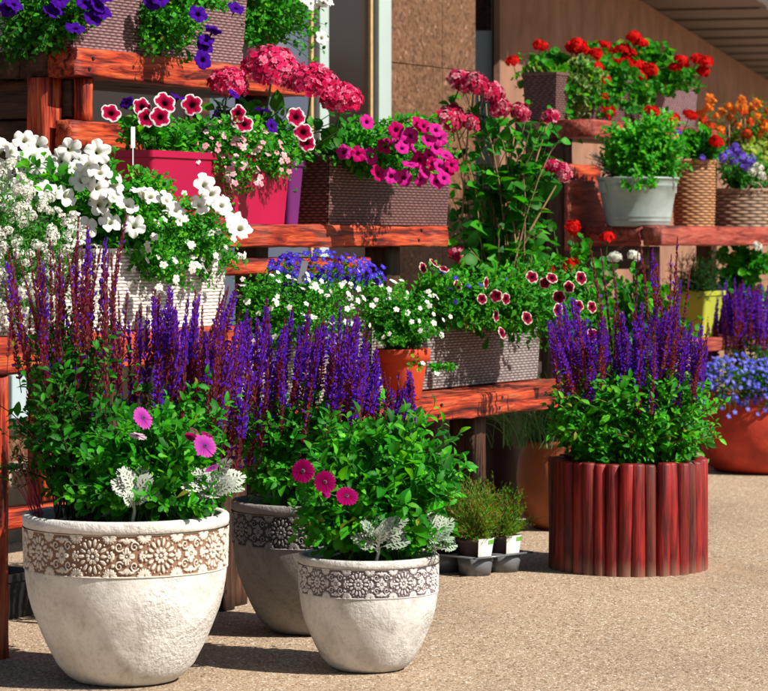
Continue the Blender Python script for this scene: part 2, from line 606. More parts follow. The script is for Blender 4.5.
# ------------------------------------------------------------------ woven planters
def weave_side(mb, p0, p1, q0, q1, nrm, pitch=0.021, row=0.0125, amp=0.005):
    p0, p1, q0, q1, nrm = (np.asarray(x, float) for x in (p0, p1, q0, q1, nrm))
    L, Hh = np.linalg.norm(q1 - q0), np.linalg.norm(q0 - p0)
    nc, nr = max(2, round(L / pitch)), max(3, round(Hh / row))
    U = np.linspace(0, 1, nc * 4 + 1)
    Vv = np.linspace(0, 1, nr * 4 + 1)
    uu, vv = np.meshgrid(U, Vv)
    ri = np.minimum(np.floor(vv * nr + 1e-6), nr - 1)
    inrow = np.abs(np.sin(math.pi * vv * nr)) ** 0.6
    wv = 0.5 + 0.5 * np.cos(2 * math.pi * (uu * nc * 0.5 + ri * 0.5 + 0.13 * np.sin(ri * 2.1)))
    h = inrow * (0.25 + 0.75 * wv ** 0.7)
    edge = np.minimum(1, np.minimum(uu, 1 - uu) * nc * 3)
    base = (p0 + (p1 - p0) * uu[..., None]) * (1 - vv[..., None]) + (q0 + (q1 - q0) * uu[..., None]) * vv[..., None]
    P = base + nrm * (amp * (h * edge + (1 - edge) * 0.5))[..., None]
    nu, nv = len(U), len(Vv)
    idx = np.arange(nu * nv).reshape(nv, nu)
    q = np.stack([idx[:-1, :-1], idx[:-1, 1:], idx[1:, 1:], idx[1:, :-1]], -1).reshape(-1, 4)
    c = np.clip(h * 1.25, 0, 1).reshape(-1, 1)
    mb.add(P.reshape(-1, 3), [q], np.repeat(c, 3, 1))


def box_planter(name, label, a0, a1, s0, s1, z, h, mat, woven=True, taper=0.015, group=None, cat='planter', soil=True, row=0.0125, pitch=0.021):
    c = A((a0 + a1) / 2, (s0 + s1) / 2, z + 0.002)
    t = thing(name, label, cat, c, ANG, group)
    lx, ly = (a1 - a0) / 2, (s1 - s0) / 2
    bx, by = lx - taper, ly - taper
    mb = MB()
    B = [(-bx, -by, 0), (bx, -by, 0), (bx, by, 0), (-bx, by, 0)]
    T = [(-lx, -ly, h), (lx, -ly, h), (lx, ly, h), (-lx, ly, h)]
    nr = [(0, -1, 0), (1, 0, 0), (0, 1, 0), (-1, 0, 0)]
    if woven:
        for i in range(4):
            j = (i + 1) % 4
            weave_side(mb, B[i], B[j], T[i], T[j], nr[i], pitch, row)
        mb.add(np.array(B) + [0, 0, 0.001], [[(0, 3, 2, 1)]], (0.2,) * 3)
        th = 0.016
        I = [(-lx + th, -ly + th, h), (lx - th, -ly + th, h), (lx - th, ly - th, h), (-lx + th, ly - th, h)]
        I2 = [(x, y, 0.03) for x, y, _ in I]
        mb.add(T + I + I2, [[(i, (i + 1) % 4, 4 + (i + 1) % 4, 4 + i) for i in range(4)] + [(4 + i, 4 + (i + 1) % 4, 8 + (i + 1) % 4, 8 + i) for i in range(4)]], (0.6,) * 3)
        mb.build('body', mat, t)
        rim = MB()
        for (x0, x1, y0, y1) in ((-lx - .004, lx + .004, -ly - .006, -ly + .012), (-lx - .004, lx + .004, ly - .012, ly + .006),
                                 (-lx - .006, -lx + .012, -ly + .0125, ly - .0125), (lx - .012, lx + .006, -ly + .0125, ly - .0125)):
            rim.box(x0, x1, y0, y1, h - 0.004, h + 0.010, (0.85,) * 3)
        rim.build('rim', mat, t)
    else:
        th = 0.008
        rings = [(bx, by, 0.0), (lx - .004, ly - .004, h - 0.03), (lx - .004, ly - .004, h - 0.028), (lx + .004, ly + .004, h - 0.026), (lx + .004, ly + .004, h), (lx - th, ly - th, h), (bx - th, by - th, 0.02)]
        R = 0.02
        ang = []
        for k, (sx, sy) in enumerate(((1, 1), (-1, 1), (-1, -1), (1, -1))):
            for d in range(0, 91, 15):
                ang.append((sx, sy, math.radians(k * 90 + d)))
        V = []
        for (x, y, zz) in rings:
            for sx, sy, tt in ang:
                V.append((sx * (x - R) + R * math.cos(tt), sy * (y - R) + R * math.sin(tt), zz))
        m = len(ang)
        k = np.arange(m)
        q = [np.stack([i * m + k, i * m + (k + 1) % m, (i + 1) * m + (k + 1) % m, (i + 1) * m + k], -1) for i in range(len(rings) - 1)]
        mb.add(V, q + [np.array([list(range(m))[::-1]])])
        mb.build('body', mat, t)
    if soil:
        g = MB()
        V = []
        nx, ny = 16, 5
        for j in range(ny):
            for i in range(nx):
                V.append((-lx + .02 + (2 * lx - .04) * i / (nx - 1), -ly + .02 + (2 * ly - .04) * j / (ny - 1), h - 0.03 + rng.normal() * 0.005))
        g.add(V, [[(j * nx + i, j * nx + i + 1, (j + 1) * nx + i + 1, (j + 1) * nx + i) for j in range(ny - 1) for i in range(nx - 1)]])
        g.build('soil', M['soil'], t)
    return t


def round_basket(name, label, c, rx, ry, h, mat, flare=1.0, row=0.016, pitch=0.04, handles=False, belly=0.0, group=None):
    t = thing(name, label, 'basket', c, 0.3, group)
    per = 2 * math.pi * (rx + ry) / 2
    nc = max(8, round(per / pitch / 2) * 2)
    nr = round(h / row)
    U = np.linspace(0, 1, nc * 6 + 1)[:-1]
    Vv = np.linspace(0, 1, nr * 4 + 1)
    uu, vv = np.meshgrid(U, Vv)
    ri = np.minimum(np.floor(vv * nr + 1e-6), nr - 1)
    inrow = np.abs(np.sin(math.pi * vv * nr)) ** 0.6
    wv = 0.5 + 0.5 * np.cos(2 * math.pi * (uu * nc * 0.5 + ri * 0.5))
    hh = inrow * (0.2 + 0.8 * wv ** 0.7)
    k = (1 / flare + (1 - 1 / flare) * vv) + belly * np.sin(math.pi * vv)
    th = uu * 2 * math.pi
    P = np.stack([np.cos(th) * (rx * k + hh * 0.008), np.sin(th) * (ry * k + hh * 0.008), vv * h], -1)
    nu, nv = len(U), len(Vv)
    idx = np.arange(nu * nv).reshape(nv, nu)
    nx = np.roll(idx, -1, axis=1)
    q = np.stack([idx[:-1], nx[:-1], nx[1:], idx[1:]], -1).reshape(-1, 4)
    mb = MB()
    mb.add(P.reshape(-1, 3), [q], np.repeat(np.clip(hh * 1.25, 0, 1).reshape(-1, 1), 3, 1))
    mb.disc(rx / flare, 0.002, 32, (0.3,) * 3, 1, ry / rx)
    mb.build('body', mat, t)
    rim = MB()
    ths = np.linspace(0, 2 * math.pi, 200)
    for sgn in (0, math.pi):
        pts = np.stack([np.cos(ths) * (rx + .004 + .005 * np.cos(ths * 24 + sgn)), np.sin(ths) * (ry + .004 + .005 * np.cos(ths * 24 + sgn)), h + 0.005 + .006 * np.sin(ths * 24 + sgn)], -1)
        rim.tube(pts, 0.007, 0.007, 6, (0.8,) * 3)
    rim.build('rim', mat, t, True)
    if handles:
        for sg in (-1, 1):
            hb = MB()
            t2 = np.linspace(0, math.pi, 24)
            for o_ in (0, math.pi):
                hb.tube(np.stack([np.cos(t2) * 0.05 + 0.003 * np.cos(t2 * 9 + o_), sg * (ry + 0.004) + 0.004 * np.sin(t2 * 9 + o_), h + np.sin(t2) * 0.05], -1), 0.006, 0.006, 6, (0.8,) * 3)
            hb.build('handle', mat, t, True)
    g = MB()
    g.disc(rx * 0.95, h - 0.03, 32, (1, 1, 1), 1, ry / rx, 0.004)
    g.build('soil', M['soil'], t)
    return t


# ------------------------------------------------------------------ relief pots
def relief_height(u, v):
    """u counts motifs round the pot, v runs 0..1 up the band"""
    k = np.floor(u)
    x = (u - k - 0.5) * 2 * 0.95
    y = v * 2 - 1
    even = (k % 2 == 0)

    def leafy(cx, cy, ang, L, wd, sharp=0.03):
        """tear shaped leaf starting at cx, cy"""
        dx, dy = x - cx, y - cy
        t = (dx * math.cos(ang) + dy * math.sin(ang)) / L
        q = (-dx * math.sin(ang) + dy * math.cos(ang))
        w_ = 1.45 * wd * np.sqrt(np.clip(t, 0, 1)) * np.sqrt(np.clip(1 - t, 0, 1)) * 1.9 * (0.65 + 0.5 * t)
        return np.clip((w_ - np.abs(q)) / sharp, 0, 1) * (1 - 0.45 * np.exp(-(q / (wd * 0.22)) ** 2))

    def dot(cx, cy, r):
        return np.clip((r - np.sqrt((x - cx) ** 2 + (y - cy) ** 2)) / 0.03, 0, 1)

    def curl(cx, cy, r, a0, turns, wd):
        """a tendril: spiral winding in to cx, cy"""
        dx, dy = x - cx, y - cy
        rr = np.sqrt(dx * dx + dy * dy) + 1e-6
        th = np.arctan2(dy, dx) * (1 if turns > 0 else -1)
        n = abs(turns)
        out = np.zeros_like(x)
        for m in range(3):
            t = (np.mod(th - a0, 2 * math.pi) + 2 * math.pi * m) / (2 * math.pi * n)
            rs = r * (1 - 0.85 * t)
            out = np.maximum(out, np.where(t <= 1, np.clip((wd * (1 - 0.4 * t) - np.abs(rr - rs)) / 0.025, 0, 1), 0))
        return out
    m1 = dot(0, 0, .10)
    for i in range(9):
        a = i * 2 * math.pi / 9 + .2
        m1 = np.maximum(m1, leafy(.13 * math.cos(a), .13 * math.sin(a), a, .27, .075))
    for i in range(14):
        a = i * 2 * math.pi / 14
        if abs(math.sin(a)) < .45 or i % 2 == 0 or True:
            m1 = np.maximum(m1, leafy(.44 * math.cos(a), .44 * math.sin(a), a, .34 + .07 * (i % 2), .075))
            m1 = np.maximum(m1, dot(.86 * math.cos(a + .224), .86 * math.sin(a + .224), .055))
    m2 = dot(0, 0, .07)
    for a in (0, math.pi / 2, math.pi, -math.pi / 2):
        m2 = np.maximum(m2, leafy(.09 * math.cos(a), .09 * math.sin(a), a, .34, .11))
    for sx in (-1, 1):
        for sy in (-1, 1):
            a = math.atan2(sy * .8, sx * .7)
            m2 = np.maximum(m2, leafy(.05 * sx, .05 * sy, a, .28, .06))
            m2 = np.maximum(m2, curl(sx * .42, sy * .46, .24, 0.4, 1.35 * sx * sy, .05))
            m2 = np.maximum(m2, leafy(sx * .62, sy * .40, math.atan2(sy * .3, sx), .26, .07))
            m2 = np.maximum(m2, leafy(sx * .50, sy * .72, math.atan2(sy * .2, -sx), .40, .06))
            m2 = np.maximum(m2, leafy(sx * .66, sy * .14, math.atan2(-sy * .2, sx * .5), .22, .06))
    for sy in (-1, 1):
        for da in (-.7, 0, .7):
            m2 = np.maximum(m2, leafy(0, sy * .56, sy * math.pi / 2 + da, .34, .07))
    m = np.where(even, m1, m2)
    # sprays in the corners between motifs
    for cx in (-0.95, 0.95):
        for cy in (-1, 1):
            for q in range(4):
                a = math.atan2(-cy, -np.sign(cx)) + (q - 1.5) * .42
                m = np.maximum(m, leafy(cx - .02 * np.sign(cx), cy * .96, a, .40, .06))
        m = np.maximum(m, dot(cx, 0, .12) - .6 * dot(cx, 0, .05))
        for a in np.arange(6) * math.pi / 3:
            m = np.maximum(m, leafy(cx + .12 * math.cos(a), .12 * math.sin(a), a, .17, .06))
    m = np.maximum(m, np.clip((np.abs(y) - .955) / .02, 0, 1))
    return np.clip(m, 0, 1)


RELIEF_MESH = {}


def relief_pot(label, c, k, body_mat, band_mat, rz, name='relief_pot'):
    """k scales the 0.517 m tall master profile"""
    t = thing(name, label, 'flower pot', c, rz, 'stone pots with a carved band')
    t.scale = (k, k, k)
    if not RELIEF_MESH:
        b = MB()
        prof = [(0.0, 0.004), (0.135, 0.0), (0.158, 0.006), (0.182, 0.022), (0.212, 0.056), (0.239, 0.107), (0.258, 0.148), (0.273, 0.185), (0.289, 0.226), (0.300, 0.268), (0.307, 0.31), (0.3105, 0.345), (0.3105, 0.352)]
        b.lathe(prof, 96)
        RELIEF_MESH['body'] = b.mesh('body', True)
        nm = 19
        nu, nv = nm * 60, 56
        U = np.arange(nu) / nu * nm
        Vv = np.linspace(0, 1, nv)
        uu, vv = np.meshgrid(U, Vv)
        h = relief_height(uu, vv)
        r = 0.3085 + 0.0035 * vv + h * 0.0060
        th = uu / nm * 2 * math.pi
        z = 0.352 + vv * (0.478 - 0.352)
        P = np.stack([np.cos(th) * r, np.sin(th) * r, z], -1).reshape(-1, 3)
        idx = np.arange(nu * nv).reshape(nv, nu)
        nx = np.roll(idx, -1, axis=1)
        q = np.stack([idx[:-1], nx[:-1], nx[1:], idx[1:]], -1).reshape(-1, 4)
        RELIEF_MESH['band'] = mesh_np('relief_band', P, [q], np.repeat(h.reshape(-1, 1), 3, 1), True)
        rm = MB()
        rm.lathe([(0.3100, 0.478), (0.3165, 0.482), (0.3185, 0.495), (0.3175, 0.510), (0.311, 0.5165), (0.298, 0.517), (0.290, 0.511), (0.286, 0.49), (0.28, 0.40), (0.27, 0.38)], 96)
        RELIEF_MESH['rim'] = rm.mesh('rim', True)
        g = MB()
        g.disc(0.284, 0.475, 48, jit=0.006)
        RELIEF_MESH['soil'] = g.mesh('soil')
    obj('body', RELIEF_MESH['body'], body_mat, t)
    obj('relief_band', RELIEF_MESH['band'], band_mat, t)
    obj('rim', RELIEF_MESH['rim'], body_mat, t)
    obj('soil', RELIEF_MESH['soil'], M['soil'], t)
    return t


def clay_pot(name, label, c, prof, mat, soil_r, soil_z, cat='flower pot', group=None):
    t = thing(name, label, cat, c, 0, group)
    b = MB()
    b.lathe(prof, 64)
    b.build('body', mat, t, True)
    g = MB()
    g.disc(soil_r, soil_z, 40, jit=0.005)
    g.build('soil', M['soil'], t)
    return t


# ------------------------------------------------------------------ plant kit
class Tmpl:
    def __init__(self, V, Fq, Ft=(), C=None):
        self.V = np.asarray(V, float)
        self.Q = np.asarray(Fq, int).reshape(-1, 4)
        self.T = np.asarray(Ft, int).reshape(-1, 3)
        self.C = np.ones((len(self.V), 3)) if C is None else np.asarray(C, float)


def leaf_t(width=0.45, ts=(0, .15, .4, .7, .9, 1), ws=(.06, .55, 1, .8, .4, .03), fold=0.25, droop=0.35, stalk=0.12, serr=0.0):
    V, C = [], []
    V += [(-.012, 0, 0), (0, 0, 0), (.012, 0, 0)]
    for t, w in zip(ts, ws):
        y = stalk + (1 - stalk) * t
        hw = width * w / 2
        z = -droop * t * t
        s = serr * (1 if len(V) % 2 else -1)
        V += [(-hw, y + s, z + fold * hw), (0, y, z), (hw, y + s, z + fold * hw)]
    n = len(V) // 3
    C = np.tile(np.array([[0.95] * 3, [1.18, 1.12, 1.1], [1.0] * 3]), (n, 1))
    Fq = []
    for i in range(n - 1):
        a = i * 3
        Fq += [(a, a + 1, a + 4, a + 3), (a + 1, a + 2, a + 5, a + 4)]
    return Tmpl(V, Fq, C=C)


def round_leaf_t(lobes=7, seg=28, scallop=0.10, cup=0.18, zone=False):
    V, C = [(0, 0.35, 0)], [(1.1,) * 3]
    for ring, rr in ((0, .3), (1, .62), (2, 1.0)):
        for j in range(seg):
            t = -math.pi / 2 + 0.22 + (2 * math.pi - 0.44) * j / (seg - 1)
            e = 1 - scallop * (1 - abs(math.cos(lobes * t / 2))) if ring == 2 else 1
            x, y = math.cos(t) * rr * e * 0.5, 0.35 + math.sin(t) * rr * e * 0.5
            V.append((x, y, cup * rr * rr * 0.5 + 0.02 * math.sin(lobes * t) * rr))
            C.append((0.72, .78, .7) if (zone and ring == 1) else (1, 1, 1))
    Ft = [(0, 1 + j, 2 + j) for j in range(seg - 1)]
    Fq = []
    for r_ in range(2):
        o = 1 + r_ * seg
        Fq += [(o + j, o + seg + j, o + seg + j + 1, o + j + 1) for j in range(seg - 1)]
    b = len(V)
    V += [(-.015, 0, -.03), (.015, 0, -.03), (.015, .35, -.002), (-.015, .35, -.002)]
    C += [(1, 1, 1)] * 4
    Fq.append((b, b + 1, b + 2, b + 3))
    return Tmpl(V, Fq, Ft, C)


L_SALVIA = leaf_t(0.46, droop=0.35, fold=0.35)
L_OVATE = leaf_t(0.62, droop=0.25, fold=0.3)
L_LANCE = leaf_t(0.22, droop=0.3, fold=0.5)
L_SPOON = leaf_t(0.48, ws=(.25, .4, .65, 1, .75, .08), droop=0.15, fold=0.35)
L_NEEDLE = Tmpl([(-.06, 0, 0), (.06, 0, 0), (.05, .6, .02), (-.05, .6, .02), (0, 1, -.03)], [(0, 1, 2, 3)], [(3, 2, 4)])
L_ROUND = round_leaf_t(7, zone=True)
L_IVY = round_leaf_t(5, 22, 0.30, 0.1)
L_BIG = leaf_t(0.72, droop=0.4, fold=0.25)
L_TINY = Tmpl([(0, 0, 0), (.3, .45, .06), (0, 1, -.05), (-.3, .45, .06)], [(0, 1, 2, 3)])


def variegate(t, inner, outer):
    c = np.array(t.C)
    c[:] = inner
    c[-4 - 22:-4] = outer
    return Tmpl(t.V, t.Q, t.T, c)


def unit(v):
    return v / (np.linalg.norm(v, axis=-1, keepdims=True) + 1e-9)


def frames(axis, nrm):
    ax = unit(axis)
    side = unit(np.cross(ax, nrm))
    n = np.cross(side, ax)
    return np.stack([side, ax, n], -1)


def inst(mb_list, t, R, s, p, col):
    """append m copies of template t"""
    m = len(p)
    V = np.einsum('mij,nj->mni', R, t.V) * np.asarray(s)[:, None, None] + p[:, None, :]
    C = col[:, None, :] * t.C[None]
    off = (np.arange(m) * len(t.V))[:, None, None]
    mb_list.append((V.reshape(-1, 3), (t.Q[None] + off).reshape(-1, 4), (t.T[None] + off).reshape(-1, 3), C.reshape(-1, 3)))


def flush(lst, name, mat, parent, base, smooth=False):
    if not lst:
        return None
    n = 0
    V, Q, T_, C = [], [], [], []
    for v, q, t, c in lst:
        V.append(v)
        C.append(c)
        if len(q):
            Q.append(q + n)
        if len(t):
            T_.append(t + n)
        n += len(v)
    fs = []
    if Q:
        fs.append(np.concatenate(Q))
    if T_:
        fs.append(np.concatenate(T_))
    me = mesh_np(name, np.concatenate(V) - base, fs, np.clip(np.concatenate(C), 0, 1), smooth)
    return obj(name, me, mat, parent)


def EL(px, py, Y, rx, ry, rd, w=1.0):
    k = Y / F
    return (W(px, py, Y), np.array([rx * k, rd, ry * k]), w)


def pick_ells(ells, n):
    w = np.array([e[2] * (e[1][0] * e[1][1] * e[1][2]) ** 0.66 for e in ells])
    return rng.choice(len(ells), n, p=w / w.sum())


VIEW = unit(np.array([0.30, -0.85, 0.42]))


def palette(cols, n, var=0.18):
    cols = np.asarray(cols, float)
    i = rng.integers(0, len(cols), n)
    j = rng.integers(0, len(cols), n)
    t = rng.random((n, 1))
    c = cols[i] * (1 - t) + cols[j] * t
    if n > 400:
        c = np.where(rng.random((n, 1)) < .012, c * .3 + np.array([.20, .17, .02]), c)
    return c * (1 + rng.normal(0, var, (n, 1))).clip(0.5, 1.6)


G_BRIGHT = [(.030, .30, .010), (.050, .38, .012), (.018, .19, .010), (.11, .43, .015)]
G_MID = [(.018, .21, .010), (.030, .27, .010), (.012, .13, .008), (.065, .33, .012)]
G_DARK = [(.012, .11, .010), (.020, .15, .012), (.007, .065, .008), (.034, .19, .012)]
G_BLUE = [(.020, .12, .055), (.03, .17, .08), (.012, .08, .04)]


class Plant:
    def __init__(self, name, label, cat, base, group=None, row=None):
        self.row = None if row is None else np.array([A(row[0] + (row[1] - row[0]) * i / 9, row[2], base[2]) for i in range(10)])
        self.base = np.asarray(base, float)
        self.t = thing(name, label, cat, self.base, 0, group)
        self.fol, self.st, self.fl = [], [], []

    def shoots(self, ells, n, leaf, L, cols, nodes=6, start=0.35, spread=0.06, arch=0.15, perp=0.85, up=0.25, stem=0.0022,
               stemcol=(.03, .10, .015), bases=None, rmin=0.45, taper=0.5, flat=0.4):
        ei = pick_ells(ells, n)
        c = np.array([e[0] for e in ells])[ei]
        rad = np.array([e[1] for e in ells])[ei]
        d = unit(rng.normal(0, 1, (n, 3)))
        r = rmin + (1 - rmin) * np.sqrt(rng.random((n, 1)))
        k1, k2 = rng.normal(0, 2.5, (2, 3))
        r = r * np.where(rng.random((n, 1)) < .08, rng.uniform(1.05, 1.3, (n, 1)), 1.0)
        r = r * (1 + 0.20 * np.sin(d @ k1 + 1)[:, None] + 0.12 * np.sin(2 * d @ k2)[:, None])
        tip = c + d * rad * r
        if bases is None and getattr(self, 'row', None) is not None:
            bases = self.row
        if bases is None:
            b = self.base + np.concatenate([rng.normal(0, 1, (n, 2)).clip(-1.3, 1.3) * spread, np.zeros((n, 1))], 1)
        else:
            bases = np.asarray(bases, float)
            dist = np.linalg.norm(tip[:, None, :2] - bases[None, :, :2], axis=2) + rng.random((n, len(bases))) * 0.08
            b = bases[np.argmin(dist, 1)] + rng.normal(0, 0.012, (n, 3))
        length = np.linalg.norm(tip - b, axis=1, keepdims=True)
        ctrl = b + (tip - b) * np.array([.32, .32, .68]) + np.array([0, 0, 1.0]) * arch * length + rng.normal(0, 0.07, (n, 3)) * length
        # stems
        ts = np.linspace(0, 1, 6)
        P = ((1 - ts) ** 2)[None, :, None] * b[:, None] + (2 * ts * (1 - ts))[None, :, None] * ctrl[:, None] + (ts ** 2)[None, :, None] * tip[:, None]
        if stem > 0:
            T = np.gradient(P, axis=1)
            T = unit(T)
            p1 = unit(np.cross(T, np.array([.3, .5, .81])))
            p2 = np.cross(T, p1)
            rr = (stem * np.linspace(1.2, 0.6, 6))[None, :, None, None]
            a3 = np.array([0, 2.094, 4.189])
            V = P[:, :, None] + rr * (np.cos(a3)[None, None, :, None] * p1[:, :, None] + np.sin(a3)[None, None, :, None] * p2[:, :, None])
            idx = np.arange(18).reshape(6, 3)
            nx = np.roll(idx, -1, 1)
            q = np.stack([idx[:-1], nx[:-1], nx[1:], idx[1:]], -1).reshape(-1, 4)
            off = (np.arange(n) * 18)[:, None, None]
            cc = palette([stemcol], n)
            self.st.append((V.reshape(-1, 3), (q[None] + off).reshape(-1, 4), np.zeros((0, 3), int), np.repeat(cc, 18, 0)))
        # leaves
        tn = np.linspace(start, 1.0, nodes)
        tn = np.clip(tn[None] + rng.normal(0, 0.03, (n, nodes)), 0.02, 1)
        t_ = tn[..., None]
        Pn = (1 - t_) ** 2 * b[:, None] + 2 * t_ * (1 - t_) * ctrl[:, None] + t_ ** 2 * tip[:, None]
        Tn = unit(2 * (1 - t_) * (ctrl - b)[:, None] + 2 * t_ * (tip - ctrl)[:, None])
        ref = unit(rng.normal(0, 1, (n, 1, 3)))
        p1 = unit(np.cross(Tn, ref))
        p2 = np.cross(Tn, p1)
        ph = np.arange(nodes)[None] * 1.62 + rng.uniform(0, 6.28, (n, 1))
        pe = np.cos(ph)[..., None] * p1 + np.sin(ph)[..., None] * p2
        pe = np.stack([pe, -pe], 2)
        Tn2 = np.repeat(Tn[:, :, None], 2, 2)
        Pn2 = np.repeat(Pn[:, :, None], 2, 2)
        young = np.repeat((tn ** 3)[:, :, None], 2, 2)
        ax = Tn2 * (0.35 + 0.6 * young[..., None]) + pe * perp + np.array([0, 0, up]) + rng.normal(0, 0.22, pe.shape)
        nr = Tn2 * 0.45 + np.array([0, 0, flat]) + VIEW * 0.6 + rng.normal(0, 0.38, pe.shape)
        m = n * nodes * 2
        sz = L * (1 - taper * young) * rng.uniform(0.55, 1.35, young.shape) * np.repeat(np.repeat(rng.uniform(.75, 1.2, (n, 1, 1)), nodes, 1), 2, 2)
        R = frames(ax.reshape(m, 3), nr.reshape(m, 3))
        inst(self.fol, leaf, R, sz.reshape(m), Pn2.reshape(m, 3), palette(cols, m))
        return tip

    def blades(self, n, length, spread, cols, width=0.004, lean=0.5, r=0.05):
        b = self.base + np.concatenate([rng.normal(0, r, (n, 2)), np.zeros((n, 1))], 1)
        ang = rng.uniform(0, 6.28, n)
        dirn = np.stack([np.cos(ang), np.sin(ang), np.zeros(n)], -1)
        ln = length * rng.uniform(0.6, 1.15, n)
        le = lean * rng.uniform(0.2, 1.2, n)
        ts = np.linspace(0, 1, 6)
        P = b[:, None] + dirn[:, None] * (ts ** 1.6)[None, :, None] * (ln * le)[:, None, None] + np.array([0, 0, 1.0]) * (ts - 0.35 * le[:, None] * ts ** 2.4)[..., None] * ln[:, None, None]
        sd = unit(np.cross(dirn, np.array([0, 0, 1.0])) + rng.normal(0, .4, (n, 3)))
        w = width * np.array([1, 1.1, 1, .8, .5, .08])
        V = np.stack([P - sd[:, None] * w[None, :, None], P + sd[:, None] * w[None, :, None]], 2)
        idx = np.arange(12).reshape(6, 2)
        q = np.stack([idx[:-1, 0], idx[:-1, 1], idx[1:, 1], idx[1:, 0]], -1)
        off = (np.arange(n) * 12)[:, None, None]
        self.fol.append((V.reshape(-1, 3), (q[None] + off).reshape(-1, 4), np.zeros((0, 3), int), np.repeat(palette(cols, n), 12, 0)))

    def twig(self, pts, r0, r1, col, sides=6):
        mb = MB()
        mb.tube(pts, r0, r1, sides, col)
        V = np.concatenate(mb.V)
        Q = np.concatenate([f for f in mb.F if f.shape[1] == 4])
        self.st.append((V, Q, np.zeros((0, 3), int), np.concatenate(mb.C)))

    def add_flowers(self, P, nrm, fm, size, name='flower', var=0.15):
        P = np.asarray(P, float).reshape(-1, 3)
        for p, nn in zip(P, nrm):
            f = fm[rng.integers(len(fm))]
            self.fl.append((name, f, p, nn, size * rng.uniform(1 - var, 1 + var)))

    def scatter_flowers(self, ells, n, fm, size, name='flower', jit=0.35, out=0.6, lo=0.85, hi=1.1, cone=0.0, sun=0.5, var=0.2):
        P, Nn = [], []
        ei = pick_ells(ells, n)
        for e in ei:
            c, rad, _ = ells[e]
            while True:
                d = unit(rng.normal(0, 1, 3))
                if d @ VIEW > cone:
                    break
            P.append(c + d * rad * rng.uniform(lo, hi))
            Nn.append(unit(d * out + VIEW * 0.5 + TO_SUN * sun + rng.normal(0, jit, 3)))
        self.add_flowers(P, Nn, fm, size, name, var)

    def at_flowers(self, pts, Y, fm, size, name='flower', jit=0.25, var=0.1, yj=0.03, face=None):
        P = [W(px, py, Y + rng.normal(0, yj)) for px, py in pts]
        f0 = VIEW + TO_SUN * 0.3 if face is None else np.asarray(face, float)
        Nn = [unit(f0 + rng.normal(0, jit, 3)) for _ in P]
        self.add_flowers(P, Nn, fm, size, name, var)

    def spike(self, foot, tip, me, wid):
        foot, tip = np.asarray(foot, float), np.asarray(tip, float)
        d = tip - foot
        L = np.linalg.norm(d)
        q = Vector(d).to_track_quat('Z', 'Y').to_matrix().to_4x4()
        self.spikes = getattr(self, 'spikes', [])
        mat = Matrix.Translation(Vector(foot - self.base)) @ q @ Matrix.Rotation(rng.uniform(0, 6.28), 4, 'Z') @ Matrix.Diagonal((wid, wid, L, 1))
        o = obj('flower_spike', me, M['spike'], self.t)
        o.matrix_basis = mat

    def finish(self, leafmat='leaf'):
        flush(self.fol, 'foliage', M[leafmat], self.t, self.base, True)
        flush(self.st, 'stems', M['stem'], self.t, self.base, True)
        byname = {}
        for x in self.fl:
            byname.setdefault(x[0], []).append(x)
        for name, lst in byname.items():
            lst.sort(key=lambda x: x[2][1] - x[4] * 3)
            rest = []
            for i, (nm, f, p, nn, s) in enumerate(lst):
                a = rng.uniform(0, 6.28)
                t1 = unit(np.cross(nn, np.array([math.cos(a), math.sin(a), 0.37])))
                R = np.stack([t1, np.cross(nn, t1), nn], -1)
                if i < 98:
                    o = obj(nm, f['mesh'], M['petal'], self.t)
                    mt = Matrix(R.tolist()).to_4x4() * 1.0
                    o.matrix_basis = Matrix.Translation(Vector(p - self.base)) @ mt @ Matrix.Diagonal((s, s, s, 1))
                else:
                    rest.append((f, R, s, p))
            if rest:
                acc = []
                for f, R, s, p in rest:
                    inst(acc, f['t'], R[None], [s], p[None], np.ones((1, 3)))
                o = flush(acc, name + 's', M['petal'], self.t, self.base)
                o['kind'] = 'stuff'
        return self.t


# ------------------------------------------------------------------ flowers
def as_flower(name, t, smooth=True):
    fs = []
    if len(t.Q):
        fs.append(t.Q)
    if len(t.T):
        fs.append(t.T)
    return {'t': t, 'mesh': mesh_np(name, t.V, fs, np.clip(t.C, 0, 1), smooth)}


def merge(ts):
    V, Q, T_, C, n = [], [], [], [], 0
    for t in ts:
        V.append(t.V)
        C.append(t.C)
        Q.append(t.Q + n)
        T_.append(t.T + n)
        n += len(t.V)
    return Tmpl(np.concatenate(V), np.concatenate(Q), np.concatenate(T_), np.concatenate(C))


